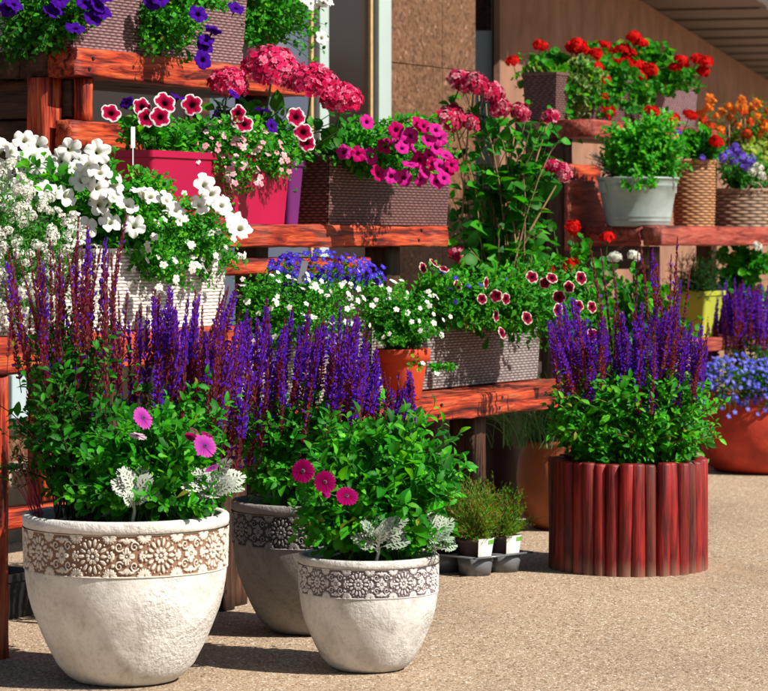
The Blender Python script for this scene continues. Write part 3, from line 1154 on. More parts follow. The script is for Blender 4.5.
def petunia(colfn, ruff=0.10, notch=0.18, seg=40, cal=(.03, .14, .02)):
    """unit radius trumpet facing +z"""
    rs = [.07, .12, .20, .34, .52, .70, .86, .95, 1.0]
    zs = [-.95, -.5, -.16, -.02, .04, .05, .05, .03, .0]
    ph = rng.uniform(0, 6.28, 4)
    V, C = [], []
    for r, z in zip(rs, zs):
        for j in range(seg):
            t = 2 * math.pi * j / seg
            lob = 1 - notch * (1 - abs(math.cos(2.5 * t)) ** 0.55) * r ** 2
            rr = r * lob
            zz = z + ruff * r ** 2 * (math.sin(6 * t + ph[0]) * 0.6 + math.sin(11 * t + ph[1]) * 0.35 + 1.3 * math.sin(t + ph[2]) * 0.6) - 0.05 * r * (1 - abs(math.cos(2.5 * t)) ** 0.5)
            V.append((rr * math.cos(t), rr * math.sin(t), zz))
            C.append(colfn(r, t))
    k = np.arange(seg)
    Q = np.concatenate([np.stack([i * seg + k, i * seg + (k + 1) % seg, (i + 1) * seg + (k + 1) % seg, (i + 1) * seg + k], -1) for i in range(len(rs) - 1)])
    # calyx tube
    base = len(V)
    for r, z in ((.10, -.5), (.09, -.95), (.03, -1.25)):
        for j in range(8):
            t = 2 * math.pi * j / 8
            V.append((r * math.cos(t), r * math.sin(t), z))
            C.append(cal)
    k = np.arange(8)
    Q2 = np.concatenate([np.stack([base + i * 8 + k, base + (i + 1) * 8 + k, base + (i + 1) * 8 + (k + 1) % 8, base + i * 8 + (k + 1) % 8], -1) for i in range(2)])
    return as_flower('flower', Tmpl(V, np.concatenate([Q, Q2]), C=C))


def lerp(a, b, t):
    t = min(1, max(0, t))
    return tuple(x + (y - x) * t for x, y in zip(a, b))


def c_white(r, t):
    if r < .3:
        return lerp((.25, .32, .04), (.80, .80, .62), r / .3)
    v = 0.03 * abs(math.cos(2.5 * t)) ** 8
    return (.84 - v, .84 - v * .5, .80 - v)


def c_picotee(r, t):
    e = 0.86 + 0.05 * math.sin(5 * t + 1)
    if r < .22:
        return (.045, .0, .012)
    if r > e:
        return (.86, .80, .80)
    return lerp((.14, .0, .015), (.42, .002, .05), (r - .2) / .5)


def c_maroon(r, t):
    e = 0.88 + 0.04 * math.sin(5 * t)
    if r < .25:
        return (.03, 0, .01)
    if r > e:
        return (.84, .70, .58)
    return lerp((.13, .0, .015), (.26, .002, .03), (r - .2) / .6)


def c_magenta(r, t):
    if r < .22:
        return (.18, .0, .10)
    v = abs(math.cos(2.5 * t)) ** 10
    return lerp((.60, .022, .28), (.40, .004, .15), v * 0.8 + (0.3 - r) * .6)


def c_hot(r, t):
    if r < .22:
        return (.16, .0, .05)
    v = abs(math.cos(2.5 * t)) ** 10
    return lerp((.54, .005, .14), (.30, .0, .07), v * 0.7)


def c_purple(r, t):
    if r < .25:
        return (.02, .0, .05)
    v = abs(math.cos(2.5 * t)) ** 10
    return lerp((.062, .004, .28), (.03, .001, .15), v)


FL = {}
FL['white'] = [petunia(c_white, 0.2, .3) for _ in range(5)]
FL['picotee'] = [petunia(c_picotee, u_, n_) for u_, n_ in ((.08, .16), (.16, .2), (.12, .24), (.2, .14))]
FL['maroon'] = [petunia(c_maroon, 0.07, 0.14) for _ in range(3)]
FL['magenta'] = [petunia(c_magenta, u_, n_) for u_, n_ in ((.08, .16), (.18, .24), (.13, .2))] + [petunia(c_hot, .1), petunia(c_hot, .2, .25)]
FL['purple'] = [petunia(c_purple, 0.14) for _ in range(3)]


def petals_t(n, L, w, tilt, colA, colB, z0=0.0, r0=0.06, twist=0.0, ph=0.0, droop=0.1):
    ts = []
    for i in range(n):
        a = 2 * math.pi * i / n + ph
        V, C = [], []
        for t, ww in ((0, .35), (.35, .85), (.75, 1.0), (.95, .6), (1.0, .25)):
            r = r0 + (L - r0) * t
            z = z0 + tilt * t - droop * t * t
            V += [(r, -w * ww / 2, z + twist * ww), (r, w * ww / 2, z - twist * ww)]
            C += [lerp(colA, colB, t)] * 2
        V = np.array(V)
        ca, sa = math.cos(a), math.sin(a)
        V = np.stack([V[:, 0] * ca - V[:, 1] * sa, V[:, 0] * sa + V[:, 1] * ca, V[:, 2]], -1)
        ts.append(Tmpl(V, [(2 * k, 2 * k + 2, 2 * k + 3, 2 * k + 1) for k in range(4)], C=C))
    return ts


def daisy(colA, colB, disc=(.05, .012, .09), dots=(.45, .25, .05)):
    ts = []
    for i, t in enumerate(petals_t(20, 1, .29, .10, colA, colB, 0, .12, .02, droop=.12)):
        t.V = t.V * (1 + rng.normal(0, .04)) + [0, 0, rng.normal(0, .02)]
        ts.append(t)
    V, C = [(0, 0, .13)], [disc]
    for r, z in ((.08, .125), (.15, .09), (.2, .02)):
        for j in range(16):
            V.append((r * math.cos(j * math.pi / 8), r * math.sin(j * math.pi / 8), z))
            C.append(dots if (r > .1 and r < .18 and j % 2) else disc)
    T_ = [(0, 1 + j, 1 + (j + 1) % 16) for j in range(16)]
    Q = [(1 + o * 16 + j, 1 + (o + 1) * 16 + j, 1 + (o + 1) * 16 + (j + 1) % 16, 1 + o * 16 + (j + 1) % 16) for o in range(2) for j in range(16)]
    ts.append(Tmpl(V, Q, T_, C))
    b = MB()
    b.tube([(0, 0, 0), (0.02, 0, -.5), (0.1, 0.1, -1.6)], .045, .045, 5, (.03, .12, .02))
    ts.append(Tmpl(np.concatenate(b.V), np.concatenate([f for f in b.F if f.shape[1] == 4]), C=np.concatenate(b.C)))
    return as_flower('flower', merge(ts))


FL['daisy'] = [daisy((.26, .0, .10), (.46, .004, .20)) for _ in range(2)]
FL['daisy_hot'] = [daisy((.18, .0, .05), (.36, .001, .11)) for _ in range(2)]
FL['daisy_light'] = [daisy((.26, .015, .25), (.56, .08, .42), dots=(.3, .2, .3)) for _ in range(2)]
FL['daisy_pale'] = [daisy((.62, .34, .5), (.78, .64, .66))]


def small5(col, eye, n=5):
    ts = petals_t(n, 1, .78, .05, lerp(eye, col, .9), col, 0, .08, droop=.12)
    V = [(0, 0, .1)] + [(.15 * math.cos(j), .15 * math.sin(j), .05) for j in np.arange(6) * math.pi / 3]
    ts.append(Tmpl(V, np.zeros((0, 4), int), [(0, 1 + j, 1 + (j + 1) % 6) for j in range(6)], [eye] * 7))
    return as_flower('flower', merge(ts))


FL['bacopa'] = [small5((.84, .83, .80), (.55, .42, .05)) for _ in range(2)]
FL['lobelia'] = [small5((.035, .018, .46), (.4, .4, .7)), small5((.055, .03, .52), (.4, .4, .7)), small5((.05, .008, .34), (.2, .15, .5))]
FL['lobelia_light'] = [small5((.085, .09, .60), (.7, .7, .8)), small5((.055, .06, .52), (.6, .6, .8)), small5((.14, .15, .66), (.8, .8, .8))]
FL['pinky'] = [small5((.80, .38, .42), (.45, .03, .08)), small5((.84, .60, .60), (.5, .05, .1))]


def umbel(n, spread, fl_t, fsize, squash=0.7, full=False, cols=None, jit=0.35, stalk=None):
    """a ball of small flowers, unit radius, +z up"""
    ts = []
    i = np.arange(n) + .5
    zc = 1 - i / n * (1.85 if full else 1.15)
    ph = i * 2.39996
    for z, p in zip(zc, ph):
        rr = math.sqrt(max(0, 1 - z * z))
        d = np.array([rr * math.cos(p), rr * math.sin(p), z]) + rng.normal(0, 0.06, 3)
        pos = d * [1, 1, squash] * rng.uniform(.86, 1.05)
        nn = unit(d + rng.normal(0, jit, 3))
        t1 = unit(np.cross(nn, rng.normal(0, 1, 3)))
        R = np.stack([t1, np.cross(nn, t1), nn], -1)
        t = fl_t[rng.integers(len(fl_t))]
        c = t.C * (1 if cols is None else np.array(cols[rng.integers(len(cols))])) * rng.uniform(.8, 1.15)
        ts.append(Tmpl((t.V @ R.T) * fsize * rng.uniform(.8, 1.15) + pos, t.Q, t.T, c))
    if stalk:
        b = MB()
        b.tube([(0, 0, .3), (0, 0, -.6), (.1, .1, -stalk)], .05, .06, 5, (.05, .16, .03))
        ts.append(Tmpl(np.concatenate(b.V), np.concatenate([f for f in b.F if f.shape[1] == 4]), C=np.concatenate(b.C)))
    return as_flower('flower_head', merge(ts))


def fl4(col, eye, n=4, w=.95):
    return merge(petals_t(n, 1, w, .10, eye, col, 0, .05, droop=.18 if n > 4 else .05))


FL['hydrangea'] = [umbel(400, 1, [fl4((.78, .05, .19), (.58, .008, .08)), fl4((.88, .27, .40), (.70, .03, .13)), fl4((.70, .016, .11), (.52, .004, .05))], .135, .88, False, jit=.34) for _ in range(2)]
FL['geranium'] = [umbel(34, 1, [fl4((.62, .006, .006), (.5, .004, .004), 5, .75), fl4((.72, .02, .012), (.5, .004, .004), 5, .75)], .40, .7, False, jit=.3, stalk=3.0) for _ in range(3)]
FL['pelargonium'] = [umbel(60, 1, [fl4((.60, .05, .13), (.42, .006, .05), 5, .8), fl4((.50, .012, .07), (.36, .005, .04), 5, .8), fl4((.78, .36, .42), (.5, .03, .09), 5, .8)], .30, .8, False, jit=.3, stalk=2.5) for _ in range(3)]
FL['alyssum'] = [umbel(26, 1, [fl4((.88, .88, .84), (.75, .74, .55), 4, .9), fl4((.86, .84, .78), (.7, .68, .5), 4, .9)], .28, .8, False, jit=.35) for _ in range(3)]
FL['white_head'] = [umbel(22, 1, [fl4((.82, .82, .78), (.6, .6, .4), 5, .8)], .42, .7, False, jit=.3)]
FL['fire'] = [umbel(20, 1, [fl4((.60, .02, .012), (.70, .20, .02), 6, .5), fl4((.70, .14, .02), (.72, .32, .03), 6, .5)], .50, .8, False, jit=.4), umbel(16, 1, [fl4((.66, .012, .01), (.74, .36, .02), 6, .5)], .55, .8, False, jit=.4),
              umbel(16, 1, [fl4((.70, .10, .015), (.5, .02, .01), 6, .5)], .55, .8, False, jit=.4)]
FL['violet_head'] = [umbel(18, 1, [fl4((.16, .10, .56), (.10, .04, .4), 5, .8)], .42, .8, False, jit=.35)]


def spike_mesh(kind):
    """salvia spike, unit length along +z; widths in unit of x/y scale"""
    mb = MB()
    mb.tube([(0, 0, 0), (0, 0, .5), (0, 0, 1)], .10, .05, 4, (.10, .02, .035))
    nw = 24
    V, Q, C = [], [], []
    for w in range(nw):
        z = 0.14 + 0.85 * w / (nw - 1) + rng.normal(0, .004)
        f = (z - .14) / .86
        R = (1.0 - 0.72 * f ** 2.0) * rng.uniform(.8, 1.15)
        if kind == 'blue':
            pf = 0.8
        elif kind == 'half':
            pf = 0.85 if 0.35 < f < 0.9 else 0.10
        elif kind == 'top':
            pf = 0.85 if f > 0.55 else 0.06
        else:
            pf = 0.05
        a0 = rng.uniform(0, 6.28)
        for j in range(8):
            a = a0 + j * 2 * math.pi / 8 + rng.normal(0, .25)
            o = np.array([math.cos(a), math.sin(a), 0])
            s = np.array([-math.sin(a), math.cos(a), 0])
            zl = 0.034 * rng.uniform(.7, 1.2)
            cal = np.array((.30, .035, .075)) * rng.uniform(.6, 1.5) if rng.random() < .75 else np.array((.44, .17, .12)) * rng.uniform(.6, 1.3)
            p0 = o * 0.06 + [0, 0, z - zl * .3]
            p1 = o * (.55 * R * rng.uniform(.7, 1.15)) + [0, 0, z + zl * rng.uniform(.2, .9)]
            wd = .20 * R
            b = len(V)
            V += [p0, p1 - s * wd - [0, 0, zl * .25], p1 + o * .1 * R + [0, 0, zl * .1], p1 + s * wd + [0, 0, zl * .35]]
            C += [cal] * 4
            Q.append((b, b + 1, b + 2, b + 3))
            b = len(V)
            V += [p0, p1 + s * wd - [0, 0, zl * .3], p1 + o * .1 * R, p1 - s * wd + [0, 0, zl * .4]]
            C += [cal * .8] * 4
            Q.append((b, b + 1, b + 2, b + 3))
            if rng.random() < pf:
                pc = np.array((.20, .045, .74)) * rng.uniform(.65, 1.4) if rng.random() < .8 else np.array((.22, .04, .50)) * rng.uniform(.7, 1.2)
                q1 = p1 + o * (.62 * R) + [0, 0, zl * rng.uniform(.1, .7)]
                b = len(V)
                V += [p1 - s * wd * .8, q1 - s * wd * .9 + [0, 0, .004], q1 + s * wd * .9 + [0, 0, .01], p1 + s * wd * .8]
                C += [pc] * 4
                Q.append((b, b + 1, b + 2, b + 3))
                b = len(V)
                V += [p1 - [0, 0, zl * .3], q1 - [0, 0, zl * .5] + s * wd * .3, q1 + o * .12 * R + [0, 0, zl * .2], p1 + [0, 0, zl * .5]]
                C += [pc * .85] * 4
                Q.append((b, b + 1, b + 2, b + 3))
    mb.add(np.array(V), [np.array(Q)], np.array(C))
    cv, ca = rng.uniform(.2, 1.9), rng.uniform(0, 6.28)
    mb.V = [v + np.outer(v[:, 2] ** 2.2, [math.cos(ca) * cv, math.sin(ca) * cv, 0]) for v in mb.V]
    return mb.mesh('flower_spike', False)


SP = {k: [spike_mesh(k) for _ in range(6)] for k in ('blue', 'half', 'top', 'spent')}


def salvia_spikes(pl, regions, n, kinds, wid=0.011, footdrop=0.3, lean=0.06, dx_lean=0.0):
    """regions: (px0, px1, tip_py0, tip_py1, Y, dY, length px)"""
    for i_ in range(n):
        px0, px1, y0, y1, Y, dY, lp = regions[i_ % len(regions)]
        yy = Y + rng.uniform(-dY, dY)
        t = ((i_ // len(regions)) * 0.618034 + rng.uniform(-.03, .03)) % 1.0
        px = px0 + (px1 - px0) * t
        py = y0 + (y1 - y0) * rng.random()
        tip = W(px, py, yy)
        L = lp * yy / F * rng.uniform(.75, 1.25)
        ln = (px - (px0 + px1) / 2) / max(1, (px1 - px0) / 2) * lean + dx_lean + rng.normal(0, .085)
        foot = tip - np.array([ln * L, rng.normal(0, .06) * L, L])
        k = kinds[rng.integers(len(kinds))]
        pl.spike(foot, tip, SP[k][rng.integers(6)], wid * rng.uniform(.75, 1.3))


# dusty miller leaf
def dusty_t():
    V, Q = [], []

    def strip(p, d, L, w0, w1, n=3):
        d = np.array(d) / np.hypot(*d)
        s = np.array([-d[1], d[0]])
        b = len(V)
        for i in range(n + 1):
            t = i / n
            w = w0 + (w1 - w0) * min(1, t * 1.6) if t < .9 else w1 * .55
            c = np.array(p) + d * L * t
            for sg in (-1, 1):
                q = c + s * w * sg / 2
                V.append((q[0], q[1], 0))
        for i in range(n):
            Q.append((b + 2 * i, b + 2 * i + 1, b + 2 * i + 3, b + 2 * i + 2))
    strip((0, 0), (0, 1), .95, .05, .07, 6)
    for t, e in ((.30, .55), (.44, .9), (.58, 1.0), (.72, .85), (.86, .55)):
        for sg in (-1, 1):
            a = math.radians(52)
            d = (sg * math.sin(a), math.cos(a))
            L = .36 * e
            p = (0, t * .95)
            strip(p, d, L, .035, .065)
            for f_, aa in ((.55, 88), (.7, 12)):
                q = (p[0] + d[0] * L * f_, p[1] + d[1] * L * f_)
                a2 = math.radians(aa)
                strip(q, (sg * math.sin(a2), math.cos(a2)), L * .46, .03, .05, 2)
    strip((0, .9), (0.25, 1), .16, .06, .08, 2)
    strip((0, .9), (-0.25, 1), .16, .06, .08, 2)
    V = np.array(V, float)
    V[:, 2] = -.32 * V[:, 1] ** 2 + .35 * V[:, 0] ** 2 + rng.normal(0, .006, len(V))
    return Tmpl(V, Q)


L_DUSTY = [dusty_t() for _ in range(2)]


def dusty(label, px, py, Y, zs, size, n=13, cant=(0.1, -.55), flop=0.0):
    """rosettes on short stalks growing from soil at height zs"""
    top = W(px, py, Y)
    base = np.array([top[0] - 0.01, top[1] + 0.03, zs])
    pl = Plant('dusty_miller', label, 'plant', base, 'silver dusty miller plants')
    pl.twig([base, base + (top - base) * .5 + [0.008, 0, 0], top], .006, .004, (.42, .42, .36))
    for i in range(n):
        a = i * 2.4 + rng.normal(0, .3)
        el = rng.uniform(.15, 1.3)
        d = np.array([math.cos(a) * math.cos(el) + cant[0], math.sin(a) * math.cos(el) * .8 + cant[1] * .7, math.sin(el) + flop])
        nn = VIEW * 1.0 + np.array([0, 0, .5]) + rng.normal(0, .25, 3)
        R = frames(d[None], nn[None])
        inst(pl.fol, L_DUSTY[i % 2], R, [size * rng.uniform(.65, 1.15)], (top - [0, 0, rng.uniform(0, .05)])[None], palette([(.44, .49, .40), (.56, .59, .51), (.28, .38, .26)], 1, .15))
    return pl.finish('felt_leaf')


# ================================================================== SETTING
g = MB()
g.add([(-120, -60, 0), (120, -60, 0), (120, 220, 0), (-120, 220, 0)], [[(0, 1, 2, 3)]])
ground = g.build('ground', M['ground'])
ground['kind'] = 'structure'

# ---- the building
bl = thing('building', 'brown granite clad building with pale framed windows and overhanging canopy', 'building', A(6.9, 2.6, 0), ANG)
BO = np.array([6.9, 2.6])


def la(a, s):
    return a - BO[0], s - BO[1]


# granite pier of separate slabs
mb = MB()
a_l, a_r = 6.98, 8.05
zz = [0.32, 0.92, 1.62, 2.42, 3.22, 4.02]
aa = [a_l, 7.62, a_r]
x0, y0 = la(a_l, 2.6)
x1, _ = la(a_r, 2.6)
mb.box(x0 + .004, x1 - .004, 0.03, 0.75, 0.0, 4.1, (1, 1, 1))
for i in range(len(zz) - 1):
    for j in range(2):
        mb.box(aa[j] - BO[0] + .003, aa[j + 1] - BO[0] - .003, 0.0, 0.028, zz[i] + .003, zz[i + 1] - .003)
mb.build('granite_pier', M['granite'], bl)
# windows to the left of the pier
BW_ = M['brown_wood']
pane_w = [(6.27, 6.78, 'pane_dark', 6.83, 6.975), (5.05, 6.16, 'pane_blue', 6.165, 6.262), (3.85, 4.94, 'pane_dark', 4.945, 5.045), (2.65, 3.74, 'pane_dark', 3.745, 3.845),
          (1.45, 2.54, 'pane_dark', 2.545, 2.645), (0.1, 1.34, 'pane_dark', 1.345, 1.445)]
for (w0, w1, pm, f0, f1) in pane_w:
    fr = MB()
    xa, ya = la(w0, 2.60)
    xb, _ = la(w1, 2.60)
    dark = w1 < 4.95
    fr.box(f0 - BO[0], f1 - BO[0], ya - .01, ya + .10, .42, 3.6)
    fr.box(xa + .001, xb - .001, ya + .02, ya + .12, .42, .50)
    f = fr.build('window', BW_ if dark else M['frame'], bl)
    p = MB()
    p.box(xa, f0 - BO[0] - .001, ya + .04, ya + .06, .501, 3.599)
    p.build('pane', M[pm], f)
    if w0 == 2.65:
        p = MB()
        p.box(xa, f0 - BO[0] - .001, ya + .02, ya + .039, .501, .80)
        p.build('low_pane', M['pane_pale'], f)
    p = MB()
    p.box(f0 - BO[0] - .045, f0 - BO[0] - .02, ya + .02, ya + .039, .502, 3.598)
    p.build('bead', M['bamboo'] if not dark else BW_, f)
mb = MB()
xa, ya = la(0.0, 2.64)
xb, _ = la(6.95, 2.64)
mb.box(xa, xb, ya, ya + .3, 0.0, .418)
mb.build('wall', M['granite'], bl)
mb = MB()
mb.box(xa, xb, ya, ya + .3, 3.602, 4.1)
mb.build('lintel', M['granite'], bl)
mb = MB()
_, yb = la(0, 2.5)
xa, ya = la(-1.0, 2.1)
xb, _ = la(6.9, 2.1)
mb.box(xa, xb, -.50, -.02, 0.0, .125)
for i in range(9):
    q0 = xa + i * .84
    mb.box(q0 + .004, q0 + .836, -.42, -.02, .127, .30)
mb.build('plinth', M['sand_stone'], bl)
# recess with a pale door beside the pier
Q0 = W(500, 0, 17.5)
Q0[2] = 0
wdir = np.array([.231, .973, 0])
wn = np.array([.973, -.231, 0])


def to_local(p):
    d = np.array([p[0], p[1]]) - (O2 + UX * BO[0] + VX * BO[1])
    return np.array([d @ UX, d @ VX, p[2]])


def quadwall(mbx, p, q, z0, z1, thick, nrm):
    P = [np.array([p[0], p[1], z0]), np.array([q[0], q[1], z0]), np.array([q[0], q[1], z1]), np.array([p[0], p[1], z1])]
    B = [x - nrm * thick for x in P]
    V = [to_local(x) for x in P + B]
    mbx.add(V, [[(0, 1, 2, 3), (7, 6, 5, 4), (0, 4, 5, 1), (1, 5, 6, 2), (2, 6, 7, 3), (3, 7, 4, 0)]])


mb = MB()
quadwall(mb, Q0, Q0 + wdir * 24, 0, 3.49, .04, wn)
mb.build('rear_wall', M['render_wall'], bl)
mb = MB()
d0, d1 = W(470, 0, 17.9), W(493, 0, 17.9)
fn = np.array([0, -1.0, 0])
quadwall(mb, d0, d1, .3, 2.75, .05, fn)
mb.build('side_door', M['pane_pale'], bl)
mb = MB()
quadwall(mb, W(455, 0, 18.5), W(520, 0, 18.5), 0, 4.1, .1, fn)
quadwall(mb, W(492, 0, 17.6), W(500.5, 0, 17.6), .0, 4.1, .06, fn)
mb.build('recess_wall', M['brown_wood'], bl)
# canopy: boards running out from the rear wall
mb = MB()
nb = 40
for i in range(nb):
    t0, t1 = -.6 + i * .6, -.6 + (i + 1) * .6 - .02
    z0 = 3.495 + (0.018 if i % 2 else 0)
    p = [Q0 + wdir * t0 - wn * .05, Q0 + wdir * t0 + wn * 1.0, Q0 + wdir * t1 + wn * 1.0, Q0 + wdir * t1 - wn * .05]
    V = [to_local(np.array([x[0], x[1], z])) for z in (z0, z0 + .12) for x in p]
    mb.add(V, [[(3, 2, 1, 0), (4, 5, 6, 7), (0, 1, 5, 4), (1, 2, 6, 5), (2, 3, 7, 6), (3, 0, 4, 7)]])
cn = mb.build('canopy', M['soffit'], bl)
mb = MB()
p = [Q0 - wdir * .65 - wn * .06, Q0 - wdir * .65 + wn * 1.01, Q0 + wdir * 24 + wn * 1.01, Q0 + wdir * 24 - wn * .06]
V = [to_local(np.array([x[0], x[1], z])) for z in (3.64, 3.78) for x in p]
mb.add(V, [[(3, 2, 1, 0), (4, 5, 6, 7), (0, 1, 5, 4), (1, 2, 6, 5), (2, 3, 7, 6), (3, 0, 4, 7)]])
mb.build('canopy_roof', M['frame'], cn)


# ================================================================== STANDS
st = thing('plant_stand', 'stepped red wooden plant stand carrying the petunia planters', 'plant stand', A(0, 0, 0), ANG, 'red wooden plant stands')
RW, BW, PW = M['red_wood'], M['brown_wood'], M['pink_wood']
# low front tier on the right, its leg, the higher front tier on the left
beam('shelf', st, 1.44, 4.66, 0.0, 0.11, .605, .70, RW, wob=.007)
for i in range(3):
    beam('shelf', st, 1.44, 4.64, .115 + i * .135, .245 + i * .135, .625, .695, RW)
beam('apron', st, 1.5, 3.45, .30, .35, .44, .60, BW)
beam('leg', st, 3.38, 3.50, .10, .22, 0.0, .604, BW, 'z')
beam('leg', st, 4.45, 4.57, .04, .16, 0.0, .604, BW, 'z')
beam('leg', st, 3.38, 3.50, .36, .48, 0.0, .622, BW, 'z')
beam('leg', st, 1.42, 1.53, .06, .17, 0.0, .60, BW, 'z')
beam('shelf', st, -.45, 1.40, 0.0, .10, .92, 1.04, RW, wob=.006)
for i in range(3):
    beam('shelf', st, -.45, 1.39, .105 + i * .13, .230 + i * .13, .965, 1.035, RW)
beam('leg', st, -.035, .045, .012, .10, 0.0, .918, RW, 'z')
beam('leg', st, 1.30, 1.39, .02, .11, 0.0, .918, BW, 'z')
beam('leg', st, -.02, .08, .38, .48, 0.0, .96, BW, 'z')
beam('stretcher', st, .05, 1.3, .50, .62, .33, .40, RW)
# middle tier
beam('shelf', st, 1.30, 3.86, .49, .61, 1.33, 1.42, RW, wob=.006)
for i in range(2):
    beam('shelf', st, 1.30, 3.84, .615 + i * .145, .755 + i * .145, 1.35, 1.415, RW)
beam('rail', st, 1.30, 3.25, .54, .60, 1.215, 1.285, RW)
beam('leg', st, 3.55, 3.67, .63, .75, 0.0, 1.348, BW, 'z')
beam('leg', st, 1.40, 1.52, .65, .77, 0.0, 1.348, BW, 'z')
# top tier
beam('shelf', st, 1.69, 3.42, .98, 1.11, 2.007, 2.12, RW, wob=.007)
for i in range(3):
    beam('shelf', st, 1.70, 3.40, 1.115 + i * .15, 1.26 + i * .15, 2.01, 2.115, BW)
beam('rail', st, 1.70, 3.2, 1.0, 1.08, 1.725, 1.833, RW)
beam('rail', st, 1.72, 3.2, 1.02, 1.08, 1.48, 1.60, RW)
beam('post', st, 1.80, 1.86, 1.01, 1.07, 1.836, 2.004, RW, 'z')
beam('post', st, 1.68, 1.78, 1.11, 1.21, 0.0, 2.005, RW, 'z')
beam('post', st, 3.2, 3.32, 1.11, 1.22, 0.0, 2.005, BW, 'z')
beam('end_board', st, 1.80, 1.86, 1.08, 1.62, 1.85, 2.003, BW, 's')
beam('end_panel', st, 1.865, 1.885, 1.09, 1.62, 1.30, 2.0, BW, 's')
beam('end_board', st, 1.80, 1.86, 1.09, 1.62, 1.69, 1.84, BW, 's')
beam('end_board', st, 1.80, 1.86, 1.09, 1.62, 1.53, 1.68, BW, 's')

for (a_, s_, z_) in ((1.80, .98, 2.06), (3.3, .98, 2.07), (1.45, .49, 1.375), (3.6, .49, 1.38), (2.9, .0, .65), (3.44, .0, .655), (4.3, .0, .65), (.2, 0, .985), (1.2, 0, .98)):
    for dz in (-.022, .022):
        mb = MB()
        th = np.arange(10) / 10 * 2 * math.pi
        mb.add([(.007 * math.cos(t), -.0055, .007 * math.sin(t)) for t in th] + [(.007 * math.cos(t), .01, .007 * math.sin(t)) for t in th],
               [np.array([list(range(10))]), np.array([[i, (i + 1) % 10, 10 + (i + 1) % 10, 10 + i] for i in range(10)])])
        mb.build('screw', M['black_plastic'], st, loc=(a_ + dz * .6, s_, z_ + dz))
s2 = thing('plant_stand', 'stepped faded red wooden plant stand behind, with the zinc bucket on it', 'plant stand', A(6.82, .765, 0), ANG, 'red wooden plant stands')


def b2(name, a0, a1, q0, q1, z0, z1, m, axis='a'):
    return beam(name, s2, a0 - 6.82, a1 - 6.82, q0 - .765, q1 - .765, z0, z1, m, axis)


b2('shelf', 6.82, 9.9, .765, .88, 1.33, 1.44, PW)
b2('shelf', 6.84, 9.9, .885, 1.07, 1.36, 1.435, PW)
b2('shelf', 6.84, 9.9, 1.075, 1.26, 1.36, 1.435, PW)
b2('rail', 6.83, 6.93, .89, 1.27, 1.20, 1.325, BW, 's')
b2('shelf', 7.12, 9.9, .82, 1.03, .71, .79, PW)
b2('shelf', 7.12, 9.9, 1.035, 1.25, .71, .79, PW)
b2('leg', 6.98, 7.1, .9, 1.02, 0, 1.325, BW, 'z')
b2('leg', 9.92, 10.02, .9, 1.02, 0, 1.32, BW, 'z')
b2('shelf', 6.95, 9.3, 1.25, 1.49, 1.95, 2.05, PW)
b2('shelf', 6.97, 9.3, 1.495, 1.76, 1.95, 2.045, BW)
b2('post', 6.98, 7.09, 1.45, 1.56, 0, 1.945, BW, 'z')
b2('post', 6.98, 7.09, 1.60, 1.70, 0, 1.945, BW, 'z')
b2('post', 9.1, 9.2, 1.45, 1.56, 0, 1.945, BW, 'z')
b2('side_board', 6.755, 7.7, 1.30, 1.335, 1.30, 1.70, PW)
b2('side_board', 6.86, 7.25, 1.345, 1.38, 1.62, 1.79, RW)

# ================================================================== POTS & PLANTERS
Ybig, Ysm, Ygr = 8.33, 8.55, 9.38
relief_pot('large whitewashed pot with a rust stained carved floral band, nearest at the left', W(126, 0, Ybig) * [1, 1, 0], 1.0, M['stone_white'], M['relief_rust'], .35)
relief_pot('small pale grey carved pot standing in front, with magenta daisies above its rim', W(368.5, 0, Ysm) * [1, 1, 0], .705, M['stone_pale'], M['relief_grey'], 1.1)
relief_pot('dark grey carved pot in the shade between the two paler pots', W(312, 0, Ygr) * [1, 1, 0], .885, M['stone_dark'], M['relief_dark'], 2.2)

# round planter of upright half logs
Ylog = 11.2
lc = W(628, 0, Ylog) * [1, 1, 0]
lp = thing('log_planter', 'round planter of upright red stained logs, full of violet salvia', 'planter', lc)
mb = MB()
nl = 37
for i in range(nl):
    a = 2 * math.pi * (i + rng.normal(0, .04)) / nl
    rl = .0285 * rng.uniform(.84, 1.18)
    hgt = .455 + rng.normal(0, .003)
    ctr = np.array([math.cos(a), math.sin(a)]) * .298
    seg = 14
    th = np.arange(seg) / seg * 2 * math.pi
    rings = [(1.0, 0.0), (1.0, .12), (1.0, .3), (1.0, hgt - .008), (.86, hgt), (0.01, hgt + .001)]
    jit = rng.normal(0, .0012, 2)
    V = []
    for kf, z in rings:
        V += [(ctr[0] + jit[0] * z * 8 + rl * kf * math.cos(t), ctr[1] + jit[1] * z * 8 + rl * kf * math.sin(t), z) for t in th]
    k = np.arange(seg)
    q = [np.stack([r_ * seg + k, r_ * seg + (k + 1) % seg, (r_ + 1) * seg + (k + 1) % seg, (r_ + 1) * seg + k], -1) for r_ in range(len(rings) - 1)]
    base = np.array((.24, .010, .008)) if rng.random() < .72 else np.array((.12, .018, .012))
    mb.add(V, q, base * rng.uniform(.6, 1.2))
mb.build('log_wall', M['log'], lp, True)
mb = MB()
mb.disc(.275, .415, 40, jit=.006)
mb.build('soil', M['soil'], lp)

# nursery tray with four small pots
tc = W(474, 0, 11.08) * [1, 1, 0]
tr = thing('nursery_tray', 'grey plastic nursery tray holding two labelled heather pots', 'tray', tc, ANG - .25)
mb = MB()


